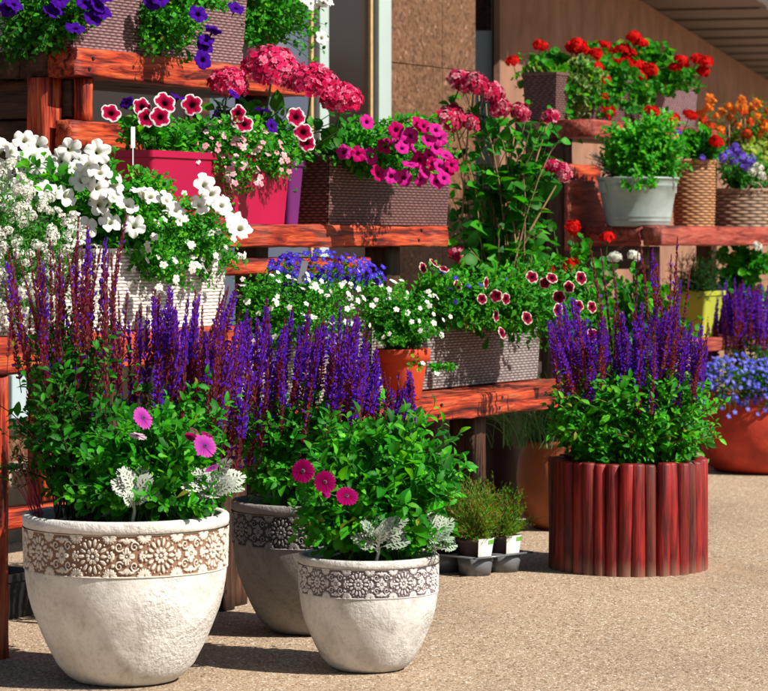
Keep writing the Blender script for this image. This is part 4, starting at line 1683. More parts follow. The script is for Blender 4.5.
def cup(mbx, cx, cy, r0, r1, z0, z1, seg=24):
    th = np.arange(seg) / seg * 2 * math.pi
    V = []
    for r, z in ((r0 * .2, z0 + .006), (r0, z0), (r1, z1), (r1 - .003, z1), (r0 - .003, z0 + .008)):
        V += [(cx + r * math.cos(t), cy + r * math.sin(t), z) for t in th]
    k = np.arange(seg)
    mbx.add(V, [np.stack([i * seg + k, i * seg + (k + 1) % seg, (i + 1) * seg + (k + 1) % seg, (i + 1) * seg + k], -1) for i in range(4)])


cups = [(-.085, -.085), (.085, -.085), (-.085, .085), (.085, .085)]
for cx, cy in cups:
    cup(mb, cx, cy, .062, .076, .0, .078)
# rim sheet with openings approximated by border strips
for (xa, xb, ya, yb) in ((-.172, .172, -.172, -.155), (-.172, .172, .155, .172), (-.172, -.155, -.1545, .1545), (.155, .172, -.1545, .1545), (-.1545, .1545, -.012, .012), (-.012, .012, -.1545, -.0125), (-.012, .012, .0125, .1545)):
    mb.box(xa, xb, ya, yb, .074, .081)
mb.build('tray_body', M['tray'], tr, True)
tw = Matrix.Rotation(ANG - .25, 3, 'Z')
hlabels = ['small heather in a nursery pot at the near front corner of the grey tray', 'small heather in a nursery pot at the far front corner of the grey tray',
           'small heather in a nursery pot at the back of the tray beside the daisy leaves', 'small heather in a nursery pot at the back of the tray by the wooden leg']
for i, (cx, cy) in enumerate(cups):
    o_ = tw @ Vector((cx, cy, 0))
    pc = tc + np.array([o_.x, o_.y, .010])
    pt = thing('nursery_pot', ['black nursery pot with a white and green label, nearer in the tray', 'black nursery pot with a white and green label, farther in the tray',
                               'black nursery pot at the back of the tray nearer the daisy pot', 'black nursery pot at the back of the tray nearer the wooden leg'][i], 'plant pot', pc, ANG - .25, 'nursery pots in the tray')
    mb = MB()
    mb.lathe([(.0, .0), (.050, .0), (.070, .125), (.074, .126), (.074, .137), (.069, .137), (.066, .12)], 28)
    mb.build('pot_body', M['dark_plastic'], pt, True)
    mb = MB()
    mb.disc(.066, .122, 24, jit=.003)
    mb.build('soil', M['soil'], pt)
    if i < 2:
        lb = MB()
        for k in range(6):
            pass
        th = np.linspace(-.85, .85, 9) - math.pi / 2 + .2
        V = []
        for z, r in ((.038, .0605), (.142, .0772)):
            V += [(math.cos(t) * r, math.sin(t) * r, z) for t in th]
        V += [(x * .98, y * .98, z) for x, y, z in V]
        Qs = [(k, k + 1, 10 + k, 9 + k) for k in range(8)] + [(18 + k + 1, 18 + k, 27 + k, 28 + k) for k in range(8)]
        lb.add(V, [Qs])
        lo = lb.build('label', M['paper'], pt)
        gb = MB()
        V = []
        th2 = np.linspace(-.30, .42, 6) - math.pi / 2 + .25
        for z, r in ((.118, .0742), (.136, .0772)):
            V += [(math.cos(t) * r, math.sin(t) * r, z) for t in th2]
        gb.add(V, [[(k, k + 1, 7 + k, 6 + k) for k in range(5)]])
        gb.build('printed_bar', M['green_print'], lo)
    pl = Plant('heather', hlabels[i], 'plant', pc + [0, 0, .12], 'heathers in the nursery tray')
    c = pc + np.array([0, 0, .245])
    pl.shoots([(c, np.array([.13, .13, .125]), 1)], 260, L_NEEDLE, .020, [(.07, .34, .014), (.11, .42, .016), (.05, .22, .012), (.40, .17, .03)], nodes=15, start=.25, spread=.025, arch=.05, perp=.7, up=.4, stem=.0012, stemcol=(.10, .05, .02), rmin=.5, taper=.4)
    pl.finish()

# terracotta and other round pots
clay_pot('terracotta_pot', 'small orange terracotta pot of white flowers on the low red shelf', A(2.74, .085, .702), [(0, .002), (.070, 0), (.074, .004), (.098, .150), (.099, .155), (.112, .158), (.114, .205), (.110, .209), (.102, .207), (.098, .17)], M['terracotta'], .1, .185)
clay_pot('clay_pot', 'rounded brown clay pot with blue grass behind the log planter', W(566, 0, 12.75) * [1, 1, 0], [(0, .002), (.15, 0), (.19, .04), (.225, .14), (.235, .24), (.225, .33), (.205, .39), (.21, .40), (.21, .42), (.19, .42), (.185, .36)], M['brown_clay'], .19, .39)
clay_pot('terracotta_bowl', 'large red clay bowl overflowing with pale blue lobelia at the right', W(774, 0, 15.95) * [1, 1, 0], [(0, .002), (.33, 0), (.385, .03), (.42, .10), (.435, .20), (.425, .30), (.40, .38), (.385, .42), (.40, .43), (.40, .455), (.375, .455), (.365, .40)], M['red_glaze'], .372, .43)
clay_pot('dark_pot', 'tall dark brown pot of the tall pink pelargonium, behind the shelf leg', W(503, 0, 13.3) * [1, 1, 0], [(0, .002), (.15, 0), (.18, .70), (.19, .71), (.19, .76), (.175, .76), (.17, .70)], M['dark_plastic'], .172, .73)
clay_pot('dark_pot', 'dark plastic pot of the red geranium behind the log planter', W(596, 0, 13.7) * [1, 1, 0], [(0, .002), (.15, 0), (.19, .44), (.20, .45), (.20, .49), (.185, .49), (.18, .44)], M['dark_plastic'], .183, .46)
clay_pot('dark_pot', 'dark plastic pot of the white geranium behind the violet salvia', W(640, 0, 14.2) * [1, 1, 0], [(0, .002), (.15, 0), (.19, .44), (.20, .45), (.20, .49), (.185, .49), (.18, .44)], M['dark_plastic'], .183, .46)

# zinc bucket
bk = thing('bucket', 'pale galvanised zinc bucket filled with bright green foliage', 'bucket', A(6.99, .99, 1.437), .4)
mb = MB()
mb.lathe([(0, .004), (.172, .004), (.176, 0), (.180, .012), (.1835, .028), (.186, .030), (.1845, .034), (.187, .05), (.189, .052), (.1885, .056), (.218, .225), (.2215, .228), (.2205, .232), (.228, .262), (.234, .265), (.236, .271), (.233, .277), (.227, .275), (.222, .25), (.21, .2)], 64)
mb.build('body', M['galv'], bk, True)
mb = MB()
mb.disc(.222, .245, 40, jit=.005)
mb.build('soil', M['soil'], bk)
for sg in (-1, 1):
    mb = MB()
    mb.box(sg * .222 - .012, sg * .222 + .012, -.03, .03, .19, .25)
    mb.build('handle_lug', M['galv'], bk)

round_basket('wicker_basket', 'tall tan wicker basket between the zinc bucket and the low grey basket', A(7.8, 1.0, 1.437), .125, .095, .385, M['wicker_tan'], 1.05, .017, .03, belly=.03)
round_basket('wicker_basket', 'low greyish willow basket with small handles at the right end', A(8.56, 1.0, 1.437), .215, .15, .225, M['wicker_wood'], 1.15, .021, .045, handles=True)

GP = 'woven box planters'
box_planter('wicker_planter', 'white woven box planter on the left shelf under trailing white flowers', .55, 1.375, .05, .27, 1.04, .275, M['wicker_white'], group=GP)
box_planter('wicker_planter', 'white woven box planter hidden under alyssum at the left edge', -.38, .52, .05, .27, 1.04, .24, M['wicker_white'], group=GP)
box_planter('wicker_planter', 'dark brown woven box planter of pink petunias on the middle shelf', 2.86, 3.93, .515, .72, 1.42, .285, M['wicker_brown'], group=GP)
box_planter('wicker_planter', 'grey woven box planter of maroon petunias on the low red shelf', 2.92, 4.50, .34, .52, .70, .30, M['wicker_grey'], group=GP)
box_planter('wicker_planter', 'grey woven box planter behind the salvia, under blue lobelia', 1.62, 2.56, .17, .40, .70, .27, M['wicker_grey'], group=GP)
box_planter('wicker_planter', 'mauve woven planter at the left end of the top shelf', 1.71, 2.30, 1.0, 1.22, 2.12, .30, M['wicker_mauve'], group=GP)
box_planter('wicker_planter', 'mauve woven planter on the top shelf above the coral hydrangeas', 2.32, 2.965, 1.0, 1.22, 2.12, .30, M['wicker_mauve'], group=GP)
box_planter('plastic_planter', 'slate grey planter of white petunias at the end of the top shelf', 3.02, 3.42, 1.06, 1.26, 2.12, .24, M['slate'], False)
box_planter('plastic_planter', 'magenta plastic box planter of white edged petunias', 1.565, 2.57, .515, .715, 1.42, .28, M['magenta'], False, taper=.02)
box_planter('plastic_planter', 'narrow purple plastic planter between the magenta and the brown planter', 2.58, 2.70, .53, .66, 1.42, .27, M['purple'], False, taper=.02)
box_planter('wicker_planter', 'dark woven planter under variegated ivy on the far top shelf', 6.98, 8.02, 1.5, 1.715, 2.05, .265, M['wicker_brown'], group=GP)
box_planter('wicker_planter', 'mauve woven planter of red geraniums on the far top shelf', 8.06, 8.99, 1.5, 1.715, 2.05, .265, M['wicker_mauve'], group=GP)
box_planter('plastic_planter', 'lime yellow square planter half hidden by the salvia at the right', 7.66, 7.95, .86, 1.12, .79, .27, M['lime'], False, taper=.04)
box_planter('plastic_crate', 'black plastic crate on the ground under the left shelf', .25, .95, .55, .85, 0.0, .16, M['black_plastic'], False, cat='crate', soil=False)

# ================================================================== PLANTS
SOIL = .5
SALV = 'violet salvias'
# --- big pot
Y = Ybig
p = Plant('salvia', 'tall leggy salvia with reddish spent spikes in the left of the white pot', 'salvia', W(78, 0, Y) * [1, 1, 0] + [0, 0.02, SOIL], SALV)
p.shoots([EL(62, 395, Y, 62, 85, .20), EL(45, 340, Y + .05, 40, 40, .15, .7), EL(95, 375, Y, 40, 60, .16)], 105, L_SALVIA, .052, G_DARK + G_MID[:2], nodes=9, start=.3, spread=.05, arch=.06, up=.1, stem=.0028, stemcol=(.05, .035, .02), rmin=.3)
p.shoots([EL(30, 440, Y + .05, 26, 50, .12, .6)], 12, L_SALVIA, .045, G_DARK, nodes=7, start=.4, spread=.05, stem=.0026, stemcol=(.09, .02, .03))
salvia_spikes(p, [(5, 130, 215, 300, Y, .16, 120), (20, 110, 230, 290, Y, .14, 135)], 44, ['spent', 'spent', 'spent', 'spent', 'spent', 'top', 'spent'], .0135, lean=.14)
p.finish()
p = Plant('salvia', 'violet salvia at the back right of the white pot', 'salvia', W(170, 0, Y + .15) * [1, 1, 0] + [0, 0.0, SOIL], SALV)
p.shoots([EL(180, 420, Y + .12, 55, 40, .16), EL(150, 440, Y + .1, 60, 50, .18), EL(190, 402, Y + .05, 44, 22, .14)], 150, L_SALVIA, .050, G_MID + G_BRIGHT[:1], nodes=8, start=.35, spread=.06, arch=.06, up=.15)
salvia_spikes(p, [(112, 245, 288, 330, Y + .16, .13, 115), (150, 240, 285, 345, Y + .16, .15, 100)], 56, ['blue', 'half', 'top', 'spent', 'spent', 'half'], .0145, lean=.10, dx_lean=.10)
p.finish()
p = Plant('osteospermum', 'bushy daisy plant with pink flowers in the white pot', 'daisy', W(150, 0, Y - .1) * [1, 1, 0] + [0, 0, SOIL], 'pink flowered daisies')
p.shoots([EL(150, 455, Y - .10, 62, 48, .18), EL(195, 455, Y - .08, 34, 50, .15), EL(95, 465, Y - .1, 40, 45, .15, .8), EL(140, 490, Y - .2, 70, 22, .1, 1), EL(90, 500, Y - .2, 40, 16, .06, 1), EL(200, 490, Y - .12, 26, 26, .1, 1)], 230, L_SPOON, .056, G_BRIGHT + G_MID + G_DARK[:1], nodes=8, start=.4, spread=.08, arch=.1, up=.2)
p.at_flowers([(143, 418), (205, 446)], Y - .28, FL['daisy_light'], .034)
p.at_flowers([(192, 437), (208, 435), (196, 431)], Y - .26, FL['daisy_hot'], .022, face=(.3, -.3, .9))
p.at_flowers([(138, 436)], Y - .27, FL['daisy_pale'], .028, face=(.2, -.3, 1))
p.at_flowers([(212, 468)], Y - .27, FL['daisy_light'], .022, face=(.2, -.3, 1))
p.finish()
dusty('silver dusty miller at the front of the white pot', 133, 492, Y - .24, SOIL - .02, .082, 24, flop=.35)
dusty('silver dusty miller leaning over the right rim of the white pot', 212, 484, Y - .14, SOIL - .02, .088, 26, cant=(.1, -.6))
p = Plant('trailing_stem', 'thin red stemmed sprig leaning out over the left of the white pot', 'plant', W(40, 0, Y - .05) * [1, 1, 0] + [0, 0, SOIL])
for k in range(4):
    b_ = W(34 + k * 3, 514, Y - .02)
    p.twig([b_, W(22 + k * 3, 490 - k * 2, Y - .04), W(6 + k * 4, 462 - k * 6, Y - .02)], .0025, .0015, (.28, .02, .05))
p.shoots([EL(14, 458, Y, 20, 30, .06)], 10, L_SALVIA, .03, G_DARK, nodes=5, start=.5, bases=[W(38, 514, Y)], stem=.0015, stemcol=(.25, .02, .05))
p.finish()

# --- small pot
Y = Ysm
p = Plant('osteospermum', 'lush daisy plant with three magenta flowers in the small pale pot', 'daisy', W(375, 0, Y) * [1, 1, 0] + [0, 0, .345], 'pink flowered daisies')
p.shoots([EL(380, 478, Y, 66, 58, .20), EL(345, 500, Y - .05, 45, 45, .15), EL(425, 495, Y, 36, 50, .15), EL(375, 532, Y - .12, 62, 20, .08, 1.6), EL(325, 535, Y - .06, 22, 18, .1, 1.4), EL(415, 535, Y - .05, 22, 20, .1, 1.2), EL(320, 500, Y, 34, 46, .16), EL(380, 440, Y + .05, 45, 30, .14)], 250, L_SPOON, .062, G_BRIGHT + G_BRIGHT + G_MID, nodes=8, start=.4, spread=.07, arch=.1, up=.2)
p.shoots([EL(380, 475, Y - .05, 76, 62, .2), EL(438, 475, Y, 30, 44, .10, .7), EL(325, 490, Y - .1, 36, 56, .12), EL(335, 430, Y, 26, 26, .1, .6), EL(410, 425, Y, 30, 22, .1, .6)], 170, L_SALVIA, .070, G_BRIGHT + G_MID + G_DARK[:2], nodes=7, start=.4, spread=.07, arch=.1, up=.2)
p.at_flowers([(303, 471), (325, 482), (347, 496)], Y - .26, FL['daisy_hot'], .036, face=(.1, -.85, .45), jit=.18, var=.03)
p.at_flowers([(326, 494)], Y - .24, FL['daisy'], .016)
p.finish()
dusty('silver dusty miller at the front of the small pale pot', 378, 536, Y - .17, .34, .100, 20, cant=(0, -.5), flop=.3)
dusty('silver dusty miller at the right rim of the small pale pot', 434, 538, Y - .05, .34, .090, 18, cant=(.35, -.5))

# --- dark grey pot
Y = Ygr
p = Plant('salvia', 'dense violet salvia rising from the dark grey pot', 'salvia', W(318, 0, Y) * [1, 1, 0] + [0, 0, .42], SALV)
p.shoots([EL(320, 440, Y, 82, 52, .26), EL(270, 450, Y, 40, 55, .2), EL(370, 440, Y, 50, 45, .2), EL(300, 480, Y - .1, 55, 30, .15), EL(300, 418, Y - .15, 60, 26, .15), EL(255, 425, Y - .1, 26, 30, .15), EL(400, 430, Y - .1, 24, 30, .15)], 300, L_SALVIA, .055, G_MID + G_BRIGHT[:2], nodes=8, start=.35, spread=.1, arch=.08, up=.15)
salvia_spikes(p, [(240, 368, 300, 345, Y, .22, 105), (240, 380, 305, 350, Y, .22, 105), (225, 375, 320, 385, Y - .1, .15, 105), (330, 385, 335, 375, Y - .1, .15, 95), (385, 418, 372, 405, Y - .1, .12, 75)], 98, ['top', 'half', 'blue', 'top', 'half', 'half', 'spent'], .0175, lean=.10, dx_lean=.13)
p.finish()

# --- log planter
Y = Ylog
p = Plant('salvia', 'broad violet salvia filling the round log planter', 'salvia', lc + [0, 0, .41], SALV)
p.shoots([EL(633, 412, Y, 84, 44, .30), EL(630, 392, Y - .12, 84, 24, .2, 1.3), EL(570, 412, Y - .05, 24, 40, .2), EL(700, 410, Y - .05, 20, 36, .2), EL(590, 425, Y - .08, 46, 38, .2), EL(675, 420, Y - .05, 46, 42, .22), EL(630, 440, Y - .2, 76, 24, .1, 1.3)], 480, L_SALVIA, .064, G_MID + G_BRIGHT, nodes=9, start=.25, spread=.13, arch=.04, up=.1, stem=.003, stemcol=(.10, .06, .02))
p.shoots([EL(632, 385, Y - .1, 86, 22, .24), EL(600, 410, Y - .25, 60, 40, .06), EL(670, 410, Y - .25, 50, 40, .06)], 130, L_SALVIA, .060, G_BRIGHT, nodes=5, start=.6, spread=.13, arch=.03, up=.15)
salvia_spikes(p, [(545, 708, 305, 345, Y, .26, 78), (552, 704, 300, 340, Y + .05, .2, 82), (548, 708, 318, 358, Y - .15, .1, 64)], 98, ['blue', 'top', 'half', 'top', 'half', 'spent'], .0180, lean=.20)
salvia_spikes(p, [(590, 690, 232, 285, Y + .12, .12, 115), (640, 700, 225, 275, Y + .12, .12, 105)], 13, ['spent', 'spent', 'spent', 'spent', 'top'], .0125, lean=.25)
p.finish()
p = Plant('fescue', 'blue green grass in the brown clay pot behind the planter', 'grass', W(560, 0, 12.72) * [1, 1, 0] + [-.06, -.02, .39])
p.blades(380, .36, .2, [(.06, .22, .12), (.10, .28, .16), (.16, .34, .2)], .0022, 1.3, .09)
p.finish()
p = Plant('fescue', 'grass tuft growing by the stone plinth behind the stand', 'grass', W(470, 0, 14.6) * [1, 1, 0])
p.blades(200, .34, .2, G_BLUE, .0028, .8, .08)
p.finish()

# --- right red bowl
Y = 15.95
bc = W(774, 0, Y) * [1, 1, 0]
p = Plant('lobelia', 'pale blue lobelia spilling over the red clay bowl', 'lobelia', bc + [-.1, -.1, .43], 'lobelias')
le = [EL(742, 382, Y - .30, 38, 26, .14), EL(770, 385, Y - .33, 30, 24, .14), EL(718, 375, Y - .2, 16, 18, .12)]
p.shoots(le, 150, L_SPOON, .025, G_DARK + G_MID, nodes=8, start=.4, spread=.22, arch=.25, stem=.0012)
p.scatter_flowers(le, 360, FL['lobelia_light'], .0135, lo=.9, hi=1.12)
for (px, py) in ((722, 408), (735, 412), (748, 409), (758, 414), (729, 416), (765, 410)):
    e_ = W(px, py, Y - .44)
    p.twig([W(px + 3, 388, Y - .36), W(px + 1, (388 + py) / 2, Y - .43), e_], .0016, .001, (.03, .10, .02))
    p.add_flowers([e_], [VIEW], FL['lobelia_light'], .014)
p.finish()
p = Plant('salvia', 'violet salvia behind the lobelia in the red clay bowl', 'salvia', bc + [0, .1, .43], SALV)
p.shoots([EL(745, 358, Y + .05, 44, 20, .2), EL(770, 355, Y, 24, 20, .2)], 90, L_LANCE, .05, G_DARK, nodes=8, start=.4, spread=.12, arch=.05)
salvia_spikes(p, [(705, 775, 280, 318, Y + .05, .2, 62)], 40, ['blue', 'half', 'half', 'spent', 'top'], .021, lean=.12)
p.finish()

# --- low shelf: bacopa, lobelia, calibrachoa
Y = 11.05
pb = A(2.74, .085, .885)
p = Plant('bacopa', 'white bacopa spilling from the small orange terracotta pot', 'bacopa', pb, 'trailing white bacopas')
be = [EL(392, 308, Y - .02, 42, 34, .16), EL(425, 318, Y, 26, 26, .12), EL(360, 300, Y + .05, 30, 30, .12), EL(385, 340, Y - .12, 34, 10, .06, .7)]
p.shoots(be, 230, L_OVATE, .022, G_BRIGHT + G_MID, nodes=10, start=.3, spread=.05, arch=.2, stem=.0012)
p.scatter_flowers(be, 46, FL['bacopa'], .0125)
tr_pts = [W(408, 352, Y - .12), W(418, 364, Y - .14), W(434, 369, Y - .15), W(454, 364, Y - .15)]
p.twig(tr_pts, .0015, .001, (.03, .12, .02))
p.shoots([(W(432, 367, Y - .15), np.array([.10, .02, .016]), 1)], 26, L_OVATE, .022, G_BRIGHT, nodes=4, start=.5, bases=tr_pts, stem=0)
p.at_flowers([(423, 363), (437, 373)], Y - .17, FL['bacopa'], .013)
p.finish()
Y = 10.55
p = Plant('lobelia', 'deep blue lobelia behind the salvia spikes on the low shelf', 'lobelia', A(2.2, .28, .94), 'lobelias', row=(1.7, 2.5, .3))
le = [EL(318, 268, Y + .1, 46, 17, .14), EL(345, 275, Y + .2, 40, 14, .12, .7), EL(288, 272, Y, 22, 14, .1, .6)]
p.shoots(le, 130, L_SPOON, .022, G_MID, nodes=8, start=.4, spread=.18, arch=.1, stem=.0012)
p.scatter_flowers(le, 170, FL['lobelia'], .013, lo=.9, hi=1.15)
p.finish()
p = Plant('bacopa', 'white bacopa mixed under the blue lobelia behind the salvia', 'bacopa', A(2.0, .25, .94), 'trailing white bacopas', row=(1.68, 2.5, .25))
be = [EL(290, 300, Y - .12, 50, 26, .12), EL(335, 308, Y - .08, 44, 26, .12), EL(262, 290, Y - .2, 22, 22, .1), EL(310, 335, Y - .15, 60, 20, .06)]
p.shoots(be, 230, L_OVATE, .024, G_BRIGHT + G_MID, nodes=9, start=.3, spread=.2, arch=.15, stem=.0012)
p.scatter_flowers(be, 50, FL['bacopa'], .0130)
p.finish()
Y = 11.9
p = Plant('petunia', 'maroon petunias with cream edges in the grey woven planter', 'petunia', A(3.75, .43, .985), 'petunias in planters', row=(3.0, 4.45, .42))
ce = [EL(470, 300, Y, 46, 32, .14), EL(520, 302, Y + .1, 42, 30, .15), EL(560, 300, Y + .2, 42, 36, .16), EL(585, 330, Y + .2, 26, 34, .12, .6), EL(450, 280, Y - .1, 30, 20, .12)]
p.shoots(ce, 330, L_SPOON, .046, G_BRIGHT + G_MID + [(.05, .25, .02)], nodes=9, start=.3, spread=.2, arch=.15, stem=.0014)
p.at_flowers([(434, 263), (444, 269), (423, 268), (458, 285), (486, 283), (482, 299), (496, 296), (506, 299), (496, 316), (502, 333)], Y - .22, FL['maroon'], .027, face=(.6, -.6, .3), jit=.3)
p.at_flowers([(532, 277), (552, 278), (569, 287), (581, 278), (559, 297), (558, 310), (578, 306), (527, 318), (592, 307), (592, 335), (545, 283)], Y - .08, FL['maroon'], .030, face=(.35, -.8, .35), jit=.25)
p.scatter_flowers(ce, 14, FL['lobelia'], .013)
p.finish()

# --- left shelf
Y = 9.55
p = Plant('petunia', 'large white petunias above the white woven planter', 'petunia', A(.78, .16, 1.29), 'petunias in planters', row=(.6, 1.33, .15))
pe = [EL(95, 190, Y - .1, 66, 34, .16), EL(40, 195, Y - .3, 40, 42, .16), EL(150, 205, Y + .05, 50, 30, .15), EL(110, 225, Y - .15, 60, 26, .12), EL(110, 255, Y - .15, 40, 24, .06)]
p.shoots(pe, 260, L_OVATE, .045, G_BRIGHT + G_MID, nodes=8, start=.3, spread=.16, arch=.15)
wp = [(33, 155), (20, 168), (48, 171), (30, 190), (54, 215), (88, 165), (82, 180), (92, 176), (98, 188), (109, 190), (114, 197), (98, 152), (30, 205), (44, 200), (84, 208), (110, 222), (142, 190), (150, 196), (168, 201), (205, 185), (212, 195), (236, 222), (12, 152), (6, 180), (240, 228), (70, 150), (10, 206), (24, 140), (38, 146), (15, 190), (60, 178), (66, 196), (100, 205), (120, 186), (40, 160), (28, 180), (176, 210), (200, 205), (2, 168), (52, 232), (74, 236), (100, 172), (222, 205), (4, 145), (16, 160), (2, 188), (24, 216), (8, 222), (62, 205), (40, 226), (86, 228), (128, 205), (134, 226), (60, 160), (76, 168), (18, 182), (46, 190), (36, 176), (90, 244), (62, 250)]
p.at_flowers(wp, Y - .30, FL['white'], .043, jit=.38, yj=.05)
p.finish()
p = Plant('bacopa', 'white bacopa trailing down the front of the white woven planter', 'bacopa', A(1.05, .14, 1.29), 'trailing white bacopas', row=(.6, 1.35, .12))
be = [EL(185, 225, Y + .08, 56, 34, .12), EL(150, 240, Y - .05, 44, 30, .10), EL(120, 262, Y - .12, 26, 26, .05, .8), EL(175, 265, Y, 30, 24, .05, .8), EL(215, 245, Y + .2, 30, 26, .09), EL(160, 272, Y - .08, 22, 18, .05, .7), EL(195, 275, Y + .1, 10, 18, .04, .6), EL(214, 278, Y + .18, 10, 14, .04, .6), EL(238, 265, Y + .3, 10, 20, .06, .5)]
p.shoots(be, 520, L_OVATE, .024, G_BRIGHT + G_MID, nodes=9, start=.35, spread=.16, arch=.18, stem=.0012)
p.scatter_flowers(be, 90, FL['bacopa'], .0145)
p.finish()
Y = 9.0
p = Plant('alyssum', 'cream white alyssum cascading at the left edge', 'alyssum', A(.1, .14, 1.27), row=(-.34, .48, .15))
ae = [EL(25, 250, Y - .12, 40, 60, .14), EL(5, 200, Y, 26, 40, .12), EL(60, 290, Y - .05, 34, 34, .10), EL(20, 310, Y - .2, 40, 22, .08), EL(15, 275, Y - .2, 36, 40, .08), EL(70, 255, Y - .1, 22, 40, .08)]
p.shoots(ae, 330, L_LANCE, .034, [(.04, .22, .02), (.03, .17, .02), (.08, .28, .03)], nodes=9, start=.3, spread=.22, arch=.15, stem=.0012)
p.scatter_flowers(ae, 130, FL['alyssum'], .018, name='flower_cluster')
p.finish()

# --- middle shelf
Y = 10.75
p = Plant('petunia', 'crimson white edged petunias in the magenta planter', 'petunia', A(2.0, .62, 1.67), 'petunias in planters', row=(1.62, 2.52, .60))
pe = [EL(150, 130, Y - .15, 44, 18, .12), EL(215, 140, Y + .1, 44, 24, .14), EL(270, 140, Y + .35, 40, 30, .14), EL(125, 115, Y - .2, 22, 14, .1, .6)]
p.shoots(pe, 210, L_OVATE, .040, G_MID + G_BRIGHT, nodes=8, start=.3, spread=.25, arch=.15)
p.at_flowers([(111, 113), (142, 107), (146, 118), (160, 117), (165, 103), (192, 105)], Y - .33, FL['picotee'], .044, face=(.25, -.9, .25), jit=.15)
p.at_flowers([(186, 144), (238, 114), (244, 124), (307, 143), (303, 132), (296, 117)], Y + .02, FL['picotee'], .040, face=(.4, -.8, .2), jit=.22)
p.at_flowers([(127, 103), (178, 97), (214, 115), (262, 110), (272, 126), (234, 94)], Y - .1, FL['purple'], .03, face=(.5, -.3, .5), jit=.5)
p.finish()
p = Plant('diascia', 'tiny pale pink flowers hanging over the magenta planter', 'diascia', A(2.25, .6, 1.68), row=(1.9, 2.52, .57))
de = [EL(215, 150, Y + .0, 36, 28, .08), EL(250, 152, Y + .15, 34, 26, .08), EL(225, 172, Y - .02, 18, 16, .04, .6), EL(280, 165, Y + .25, 16, 20, .05, .6), EL(240, 180, Y + .02, 22, 20, .04, .7), EL(185, 165, Y - .12, 18, 16, .04, .6)]
p.shoots(de, 230, L_OVATE, .024, G_MID + G_BRIGHT, nodes=8, start=.4, spread=.2, arch=.2, stem=.0012)
p.scatter_flowers(de, 95, FL['pinky'], .013)
p.finish()
Y = 11.35
p = Plant('hydrangea', 'coral red hydrangea with large domed heads behind the magenta planter', 'hydrangea', A(2.55, .84, 1.42))
p.shoots([EL(285, 130, Y, 50, 34, .16), EL(235, 118, Y, 30, 26, .12, .6), EL(325, 135, Y + .1, 22, 26, .12, .6)], 46, L_BIG, .10, G_MID + G_DARK, nodes=5, start=.35, spread=.08, arch=.12, stem=.004, stemcol=(.06, .12, .03))
for (px, py, r, dy) in ((228, 86, .082, -.12), (272, 75, .122, -.05), (312, 88, .104, -.12), (341, 102, .086, -.02)):
    c_ = W(px, py, Y - .08 + dy)
    p.add_flowers([c_], [unit(np.array([.18, -.42, .9]) + rng.normal(0, .1, 3))], FL['hydrangea'], r, 'flower_head', .04)
    p.twig([c_, c_ - [0.02, -.05, .12], A(2.55, .84, 1.5)], .004, .005, (.06, .14, .03))
p.finish()
clay_pot('dark_pot', 'dark pot of the coral hydrangea on the middle shelf', A(2.55, .84, 1.422), [(0, .002), (.07, 0), (.085, .16), (.09, .17), (.09, .19), (.08, .19), (.078, .15)], M['dark_plastic'], .08, .17)
Y = 11.55
p = Plant('petunia', 'bright magenta pink petunias in the dark brown woven planter', 'petunia', A(3.35, .6, 1.68), 'petunias in planters', row=(2.92, 3.88, .60))
pe = [EL(385, 148, Y - .05, 42, 26, .14), EL(425, 150, Y + .1, 34, 30, .14), EL(365, 130, Y, 24, 18, .1, .5), EL(420, 175, Y - .02, 36, 14, .07, .6)]
p.shoots(pe, 190, L_OVATE, .042, G_MID + G_BRIGHT, nodes=8, start=.3, spread=.22, arch=.15)
mg = [(367, 122), (385, 146), (344, 152), (358, 154), (371, 156), (405, 143), (410, 136), (424, 126), (418, 124), (436, 147), (440, 138), (446, 155), (410, 164), (420, 160), (432, 164), (440, 166), (447, 170), (391, 176), (378, 173), (404, 178), (421, 180), (437, 181), (452, 165), (402, 148), (428, 140), (396, 130), (412, 148), (430, 155), (425, 172), (444, 178), (398, 142), (436, 130)]
p.at_flowers(mg, Y - .20, FL['magenta'], .036, face=(.45, -.75, .3), jit=.30, yj=.04)
p.finish()

# --- top shelf
Y = 10.8
p = Plant('petunia', 'violet petunias in dark trailing foliage at the top left corner', 'petunia', A(1.9, 1.1, 2.40), 'petunias in planters', row=(1.75, 2.26, 1.1))
pe = [EL(45, 15, Y - .05, 60, 34, .15), EL(20, 45, Y + .1, 34, 28, .14), EL(75, 12, Y - .1, 32, 26, .1), EL(12, 62, Y + .1, 20, 18, .1, .8), EL(30, 32, Y - .15, 46, 26, .08), EL(50, 44, Y - .12, 26, 16, .06, .6)]
p.shoots(pe, 330, L_OVATE, .042, G_MID + G_DARK, nodes=8, start=.3, spread=.16, arch=.15)
p.at_flowers([(8, 8), (14, 4), (50, 12), (56, 9), (75, 28), (85, 2), (98, 5), (102, 12), (93, 18), (104, -4), (60, -2)], Y - .22, FL['purple'], .040, jit=.35)
p.finish()
Y = 11.2
p = Plant('petunia', 'violet petunias trailing over the second mauve planter', 'petunia', A(2.6, 1.08, 2.40), 'petunias in planters', row=(2.36, 2.92, 1.08))
pe = [EL(178, 12, Y - .1, 40, 36, .13), EL(160, 38, Y - .15, 26, 22, .08, .8), EL(210, 2, Y, 30, 16, .1), EL(188, 44, Y - .12, 22, 18, .07, .6)]
p.shoots(pe, 190, L_OVATE, .042, G_BRIGHT + G_MID, nodes=8, start=.3, spread=.14, arch=.15)
p.at_flowers([(198, 14), (236, 8), (206, 40), (203, 60), (213, 30), (152, 2), (160, -2), (205, 46)], Y - .22, FL['purple'], .040, jit=.3)
p.finish()
Y = 11.95
p = Plant('petunia', 'white petunias trailing from the slate grey planter', 'petunia', A(3.2, 1.15, 2.33), 'petunias in planters', row=(3.06, 3.38, 1.14))
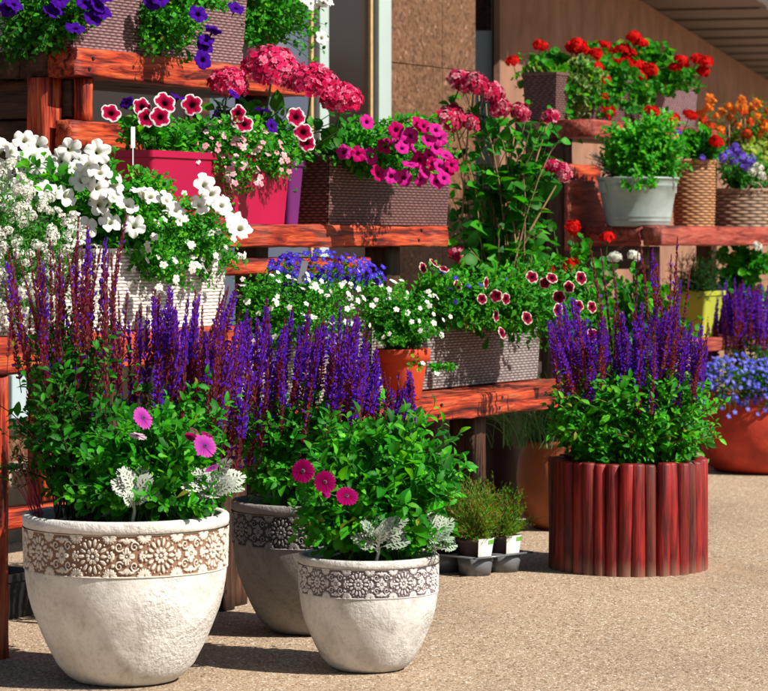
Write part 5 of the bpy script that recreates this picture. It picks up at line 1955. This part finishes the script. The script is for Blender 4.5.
pe = [EL(285, 15, Y - .1, 38, 26, .13), EL(265, 30, Y - .12, 16, 20, .08, .7), EL(312, 38, Y - .05, 14, 26, .08, .6), EL(300, 0, Y, 26, 14, .1)]
p.shoots(pe, 130, L_OVATE, .042, G_BRIGHT + G_MID, nodes=8, start=.3, spread=.1, arch=.15)
p.at_flowers([(311, 3), (322, 2), (322, 38), (328, 0), (306, -2)], Y - .22, FL['white'], .038)
p.finish()

# --- tall pelargonium in the middle
Y = 13.3
pb = W(503, 0, Y) * [1, 1, 0] + [0, 0, .73]
p = Plant('pelargonium', 'tall leggy pelargonium with pink flower heads against the granite wall', 'pelargonium', pb)
pe = [EL(470, 120, Y, 30, 36, .14, .6), EL(515, 135, Y, 44, 40, .16), EL(540, 165, Y, 34, 34, .14), EL(470, 225, Y, 34, 46, .15), EL(515, 235, Y, 44, 46, .16), EL(480, 265, Y - .1, 40, 26, .12), EL(465, 170, Y, 20, 40, .12, .6)]
p.shoots(pe, 100, L_BIG, .112, G_MID + G_DARK + G_BRIGHT[:1], nodes=4, start=.6, spread=.05, arch=.05, stem=.0038, stemcol=(.30, .20, .10), perp=1.0, flat=.2)
for (x0, y0, x1, y1, x2, y2) in ((470, 300, 462, 220, 470, 100), (480, 300, 485, 220, 478, 80), (492, 300, 500, 230, 515, 130), (505, 300, 520, 215, 548, 120), (500, 300, 530, 230, 565, 170), (485, 300, 478, 215, 455, 125)):
    p.twig([W(503 + (x0 - 490) * .4, 365, Y), W(x0, y0, Y), W(x1, y1, Y - .03), W(x2, y2, Y)], .008, .004, (.36, .22, .10))
p.at_flowers([(474, 84), (461, 82), (482, 90)], Y - .12, FL['pelargonium'], .064, name='flower_head', face=(.2, -.5, .8))
p.at_flowers([(451, 116), (446, 122)], Y - .1, FL['pelargonium'], .066, name='flower_head', face=(.1, -.5, .8))
p.at_flowers([(470, 122), (520, 113), (500, 108), (550, 118), (553, 168), (562, 172), (493, 93), (458, 255), (486, 92)], Y - .1, FL['pelargonium'], .052, name='flower_head', face=(.2, -.6, .7), var=.2)
p.finish()

# --- red and white geraniums behind the log planter
GER = 'red geraniums'
Y = 13.6
p = Plant('geranium', 'red geranium with round leaves behind the log planter', 'geranium', W(596, 0, 13.7) * [1, 1, 0] + [0, 0, .46], GER)
p.shoots([EL(565, 250, Y, 28, 30, .14), EL(580, 300, Y, 34, 40, .16), EL(600, 340, Y, 30, 40, .16)], 46, L_ROUND, .072, G_MID + G_BRIGHT[:2], nodes=5, start=.4, spread=.05, stem=.004, stemcol=(.06, .16, .03), perp=1.0)
p.at_flowers([(573, 227), (607, 238), (545, 270), (570, 265)], Y - .1, FL['geranium'], .042, name='flower_head', face=(.2, -.4, .9))
p.finish()
Y = 14.1
p = Plant('geranium', 'white geranium with round leaves behind the violet salvia', 'geranium', W(640, 0, 14.2) * [1, 1, 0] + [0, 0, .46])
p.shoots([EL(622, 290, Y, 30, 34, .16), EL(655, 310, Y, 36, 34, .16), EL(640, 350, Y, 40, 30, .18), EL(690, 330, Y, 24, 30, .12, .5)], 62, L_ROUND, .072, G_BRIGHT + G_MID, nodes=5, start=.4, spread=.05, stem=.004, stemcol=(.06, .16, .03), perp=1.0)
p.at_flowers([(615, 258), (634, 256)], Y - .1, FL['white_head'], .036, name='flower_head', face=(.2, -.4, .9))
p.finish()
p = Plant('rosemary', 'fine leaved dark rosemary in the lime planter', 'rosemary', A(7.8, .99, 1.03))
p.shoots([EL(696, 272, 15.7, 36, 26, .16), EL(705, 262, 15.7, 20, 26, .12, .6)], 120, L_NEEDLE, .030, [(.015, .09, .02), (.03, .13, .025), (.008, .05, .012)], nodes=18, start=.15, spread=.06, arch=.04, perp=.7, up=.5, stem=.0016, stemcol=(.06, .06, .03))
p.finish()
clay_pot('dark_pot', 'dark pot of the leafy geranium beside the lime planter', A(8.42, 1.0, .792), [(0, .002), (.10, 0), (.13, .25), (.14, .26), (.14, .29), (.125, .29), (.12, .24)], M['dark_plastic'], .125, .26)
Y = 16.4
p = Plant('geranium', 'bright green leafy geranium with one white bloom under the right shelf', 'geranium', A(8.42, 1.0, 1.05))
p.shoots([EL(742, 270, Y, 26, 34, .16), EL(765, 275, Y, 20, 34, .16)], 60, L_ROUND, .065, G_BRIGHT + G_MID, nodes=5, start=.4, spread=.05, stem=.004, stemcol=(.06, .16, .03), perp=1.0)
p.at_flowers([(756, 246)], Y - .2, FL['white_head'], .034, name='flower_head', face=(.2, -.5, .8))
p.finish()

# --- far shelf
Y = 15.2
p = Plant('basil', 'bright green bushy herb spilling over the zinc bucket', 'herb', A(6.99, .99, 1.68))
p.shoots([EL(645, 150, Y, 44, 34, .20), EL(650, 140, Y - .1, 34, 26, .12), EL(640, 175, Y - .18, 30, 14, .07, .6), EL(612, 160, Y, 14, 20, .12, .5), EL(675, 165, Y, 18, 20, .12, .5), EL(648, 185, Y - .23, 10, 8, .03, .4)], 260, L_OVATE, .056, G_BRIGHT, nodes=8, start=.35, spread=.08, arch=.12)
p.finish()
p = Plant('dusty_miller', 'small silver foliage at the left of the zinc bucket', 'plant', A(6.86, 1.06, 1.68), 'silver dusty miller plants')
p.shoots([EL(597, 160, Y + .05, 12, 10, .07)], 24, L_LANCE, .035, [(.5, .55, .46), (.6, .62, .55)], nodes=5, start=.3, spread=.02)
p.finish('felt_leaf')
Y = 15.9
p = Plant('geranium', 'red geranium growing in the tall tan basket', 'geranium', A(7.8, 1.0, 1.80), GER)
p.shoots([EL(692, 145, Y, 22, 22, .14), EL(712, 150, Y, 18, 16, .12, .6)], 40, L_ROUND, .06, G_MID + G_BRIGHT[:2], nodes=5, start=.4, spread=.03, stem=.004, stemcol=(.06, .16, .03), perp=1.0)
p.at_flowers([(668, 126), (690, 116), (652, 112), (716, 142), (672, 120)], Y - .1, FL['geranium'], .045, name='flower_head', face=(.2, -.4, .9))
p.at_flowers([(664, 137), (678, 132), (702, 158)], Y - .15, FL['violet_head'], .022, name='flower_cluster')
p.finish()
Y = 16.5
p = Plant('ageratum', 'violet blue flowers with grey green leaves in the low willow basket', 'plant', A(8.56, 1.0, 1.64))
p.shoots([EL(735, 170, Y, 22, 20, .14), EL(760, 172, Y, 18, 20, .12)], 70, L_SALVIA, .05, G_MID + [(.05, .14, .06)], nodes=7, start=.3, spread=.06)
p.at_flowers([(728, 152), (735, 148), (740, 156), (746, 166), (722, 158), (733, 160), (750, 160)], Y - .15, FL['violet_head'], .034, name='flower_cluster')
p.at_flowers([(752, 172), (762, 176), (758, 168)], Y - .17, FL['alyssum'], .03, name='flower_cluster')
p.finish()
p = Plant('chlorophytum', 'yellow green leaves rising from the low willow basket', 'plant', A(8.72, 1.0, 1.64))
p.shoots([EL(758, 155, Y + .1, 18, 16, .1)], 18, L_BIG, .075, [(.25, .32, .04), (.16, .30, .03)], nodes=4, start=.4, spread=.03)
p.finish()
Y = 17.1
p = Plant('fire_flower', 'orange and red flowering plant with bamboo sticks behind the baskets', 'plant', A(9.0, 1.15, 1.437))
p.shoots([EL(735, 126, Y, 38, 28, .16), EL(768, 126, Y, 20, 28, .14)], 150, L_LANCE, .06, G_MID + [(.14, .2, .02), (.3, .2, .03)], nodes=8, start=.4, spread=.08)
p.at_flowers([(708, 108), (716, 116), (728, 106), (741, 106), (744, 112), (750, 122), (757, 116), (764, 124), (730, 118), (704, 122), (738, 126), (760, 134), (768, 112), (722, 112), (752, 108), (712, 126), (720, 130), (700, 114), (747, 134), (766, 128), (733, 110), (757, 104), (742, 100), (710, 100)], Y - .15, FL['fire'], .028, name='flower_head', var=.25)
p.finish()
for i, (px, y0, y1) in enumerate(((729, 110, 160), (741, 113, 160), (745, 113, 160))):
    t = thing('bamboo_stick', 'thin bamboo plant stick upright in the orange flowers', 'stick', W(px, 242, Y - .12) * [1, 1, 0] + [0, 0, 1.45], 0, 'bamboo sticks')
    mb = MB()
    zt = W(px, y0, Y - .12)[2]
    mb.tube([(0, 0, 0), (.003, 0, (zt - 1.45) / 2), (0, 0, zt - 1.45)], .004, .0035, 8)
    mb.build('stick', M['bamboo'], t)
Y = 15.75
p = Plant('ivy', 'variegated cream and green ivy trailing over the far dark planter', 'ivy', A(7.35, 1.6, 2.29), row=(7.05, 7.95, 1.58))
IV = variegate(L_IVY, (.06, .20, .03), (.5, .52, .26))
ie = [EL(545, 78, Y, 34, 16, .10), EL(585, 82, Y - .05, 30, 24, .08), EL(530, 90, Y - .02, 12, 22, .05, .6), EL(575, 108, Y - .1, 18, 18, .05, .7)]
p.shoots(ie, 90, IV, .045, [(1, 1, 1), (.8, .9, .8)], nodes=7, start=.3, spread=.15, arch=.2, stem=.0015, perp=1.0)
p.shoots(ie, 70, L_ROUND, .05, G_BRIGHT, nodes=6, start=.3, spread=.15, arch=.2, stem=.0015)
p.finish()
p = Plant('geranium', 'red geraniums above the variegated ivy on the far top shelf', 'geranium', A(7.6, 1.62, 2.29), GER, row=(7.05, 7.95, 1.62))
Y = 16.1
p.shoots([EL(560, 68, Y, 44, 18, .14), EL(605, 72, Y, 36, 28, .16), EL(600, 105, Y - .28, 30, 24, .08, .8), EL(630, 95, Y - .1, 22, 26, .08, .7), EL(535, 85, Y - .3, 16, 22, .06, .5)], 120, L_ROUND, .062, G_BRIGHT + G_MID, nodes=5, start=.4, spread=.2, stem=.003, stemcol=(.06, .16, .03), perp=1.0)
p.at_flowers([(540, 46), (513, 62), (572, 48), (583, 52), (595, 55), (602, 80), (595, 68), (600, 95), (608, 112), (578, 46)], Y - .15, FL['geranium'], .046, name='flower_head', face=(.2, -.4, .9))
p.finish()
Y = 16.6
p = Plant('geranium', 'red geraniums in the far mauve planter under the canopy', 'geranium', A(8.5, 1.62, 2.29), GER, row=(8.12, 8.93, 1.62))
p.shoots([EL(640, 62, Y, 42, 28, .16), EL(675, 76, Y, 30, 20, .14), EL(700, 75, Y, 14, 16, .08, .5), EL(640, 95, Y - .3, 24, 22, .06, .6), EL(655, 88, Y - .25, 20, 14, .06, .5)], 120, L_ROUND, .064, G_BRIGHT + G_MID, nodes=5, start=.4, spread=.2, stem=.003, stemcol=(.06, .16, .03), perp=1.0)
p.at_flowers([(604, 46), (612, 58), (620, 62), (626, 60), (622, 50), (634, 38), (640, 44), (632, 66), (620, 72), (637, 66), (650, 70), (681, 62), (675, 68), (706, 62), (703, 72), (640, 76), (697, 60), (630, 55)], Y - .15, FL['geranium'], .046, name='flower_head', face=(.2, -.4, .9))
p.finish()

# plant tags
t = thing('plant_tag', 'thin white plant tag standing in the magenta planter', 'tag', W(133, 148, 10.2) - [0, 0, .06], .2)
mb = MB()
mb.box(-.008, .008, -.001, .001, .06, .14)
mb.box(-.002, .002, -.001, .001, -.1, .0595)
mb.build('tag_card', M['paper'], t)
t = thing('plant_tag', 'small grey plant tag stuck among the blue lobelia', 'tag', W(300, 276, 10.4) - [0, 0, .03], .5)
mb = MB()
mb.box(-.014, .014, -.001, .001, .0, .09)
mb.build('tag_card', M['tray'], t, rot=(0, .25, 0))

# ================================================================== LIGHT, SKY, CAMERA
w = bpy.data.worlds.new('World')
scene.world = w
w.use_nodes = True
nt = w.node_tree
for n in list(nt.nodes):
    nt.nodes.remove(n)
sky = nt.nodes.new('ShaderNodeTexSky')
sky.sky_type = 'NISHITA'
sky.sun_disc = False
sky.sun_elevation = SUN_EL
sky.sun_rotation = math.atan2(TO_SUN[0], TO_SUN[1])
bg = nt.nodes.new('ShaderNodeBackground')
bg.inputs['Strength'].default_value = 0.05
wo = nt.nodes.new('ShaderNodeOutputWorld')
nt.links.new(sky.outputs[0], bg.inputs[0])
nt.links.new(bg.outputs[0], wo.inputs[0])

sd = bpy.data.lights.new('Sun', 'SUN')
sd.energy = 5.0
sd.angle = math.radians(0.5)
sd.color = (1.0, 0.95, 0.875)
so = bpy.data.objects.new('Sun', sd)
so.rotation_euler = Vector(TO_SUN).to_track_quat('Z', 'Y').to_euler()
so.location = (6, -4, 10)
link(so)

cd = bpy.data.cameras.new('Camera')
co = bpy.data.objects.new('Camera', cd)
co.location = (0, 0, H)
co.rotation_euler = (math.pi / 2, 0, 0)
cd.sensor_width = 36
cd.lens = 36 * F / 768
cd.shift_y = -(345.5 - HY) / 768
cd.clip_end = 500
cd.dof.use_dof = True
cd.dof.focus_distance = 9.3
cd.dof.aperture_fstop = 8.0
link(co)
scene.camera = co

scene.view_settings.view_transform = 'Standard'
scene.view_settings.look = 'None'
scene.view_settings.exposure = 0.52
scene.view_settings.gamma = 1.0
scene.cycles.max_bounces = 4
scene.cycles.diffuse_bounces = 1
scene.cycles.transmission_bounces = 2
scene.cycles.glossy_bounces = 2
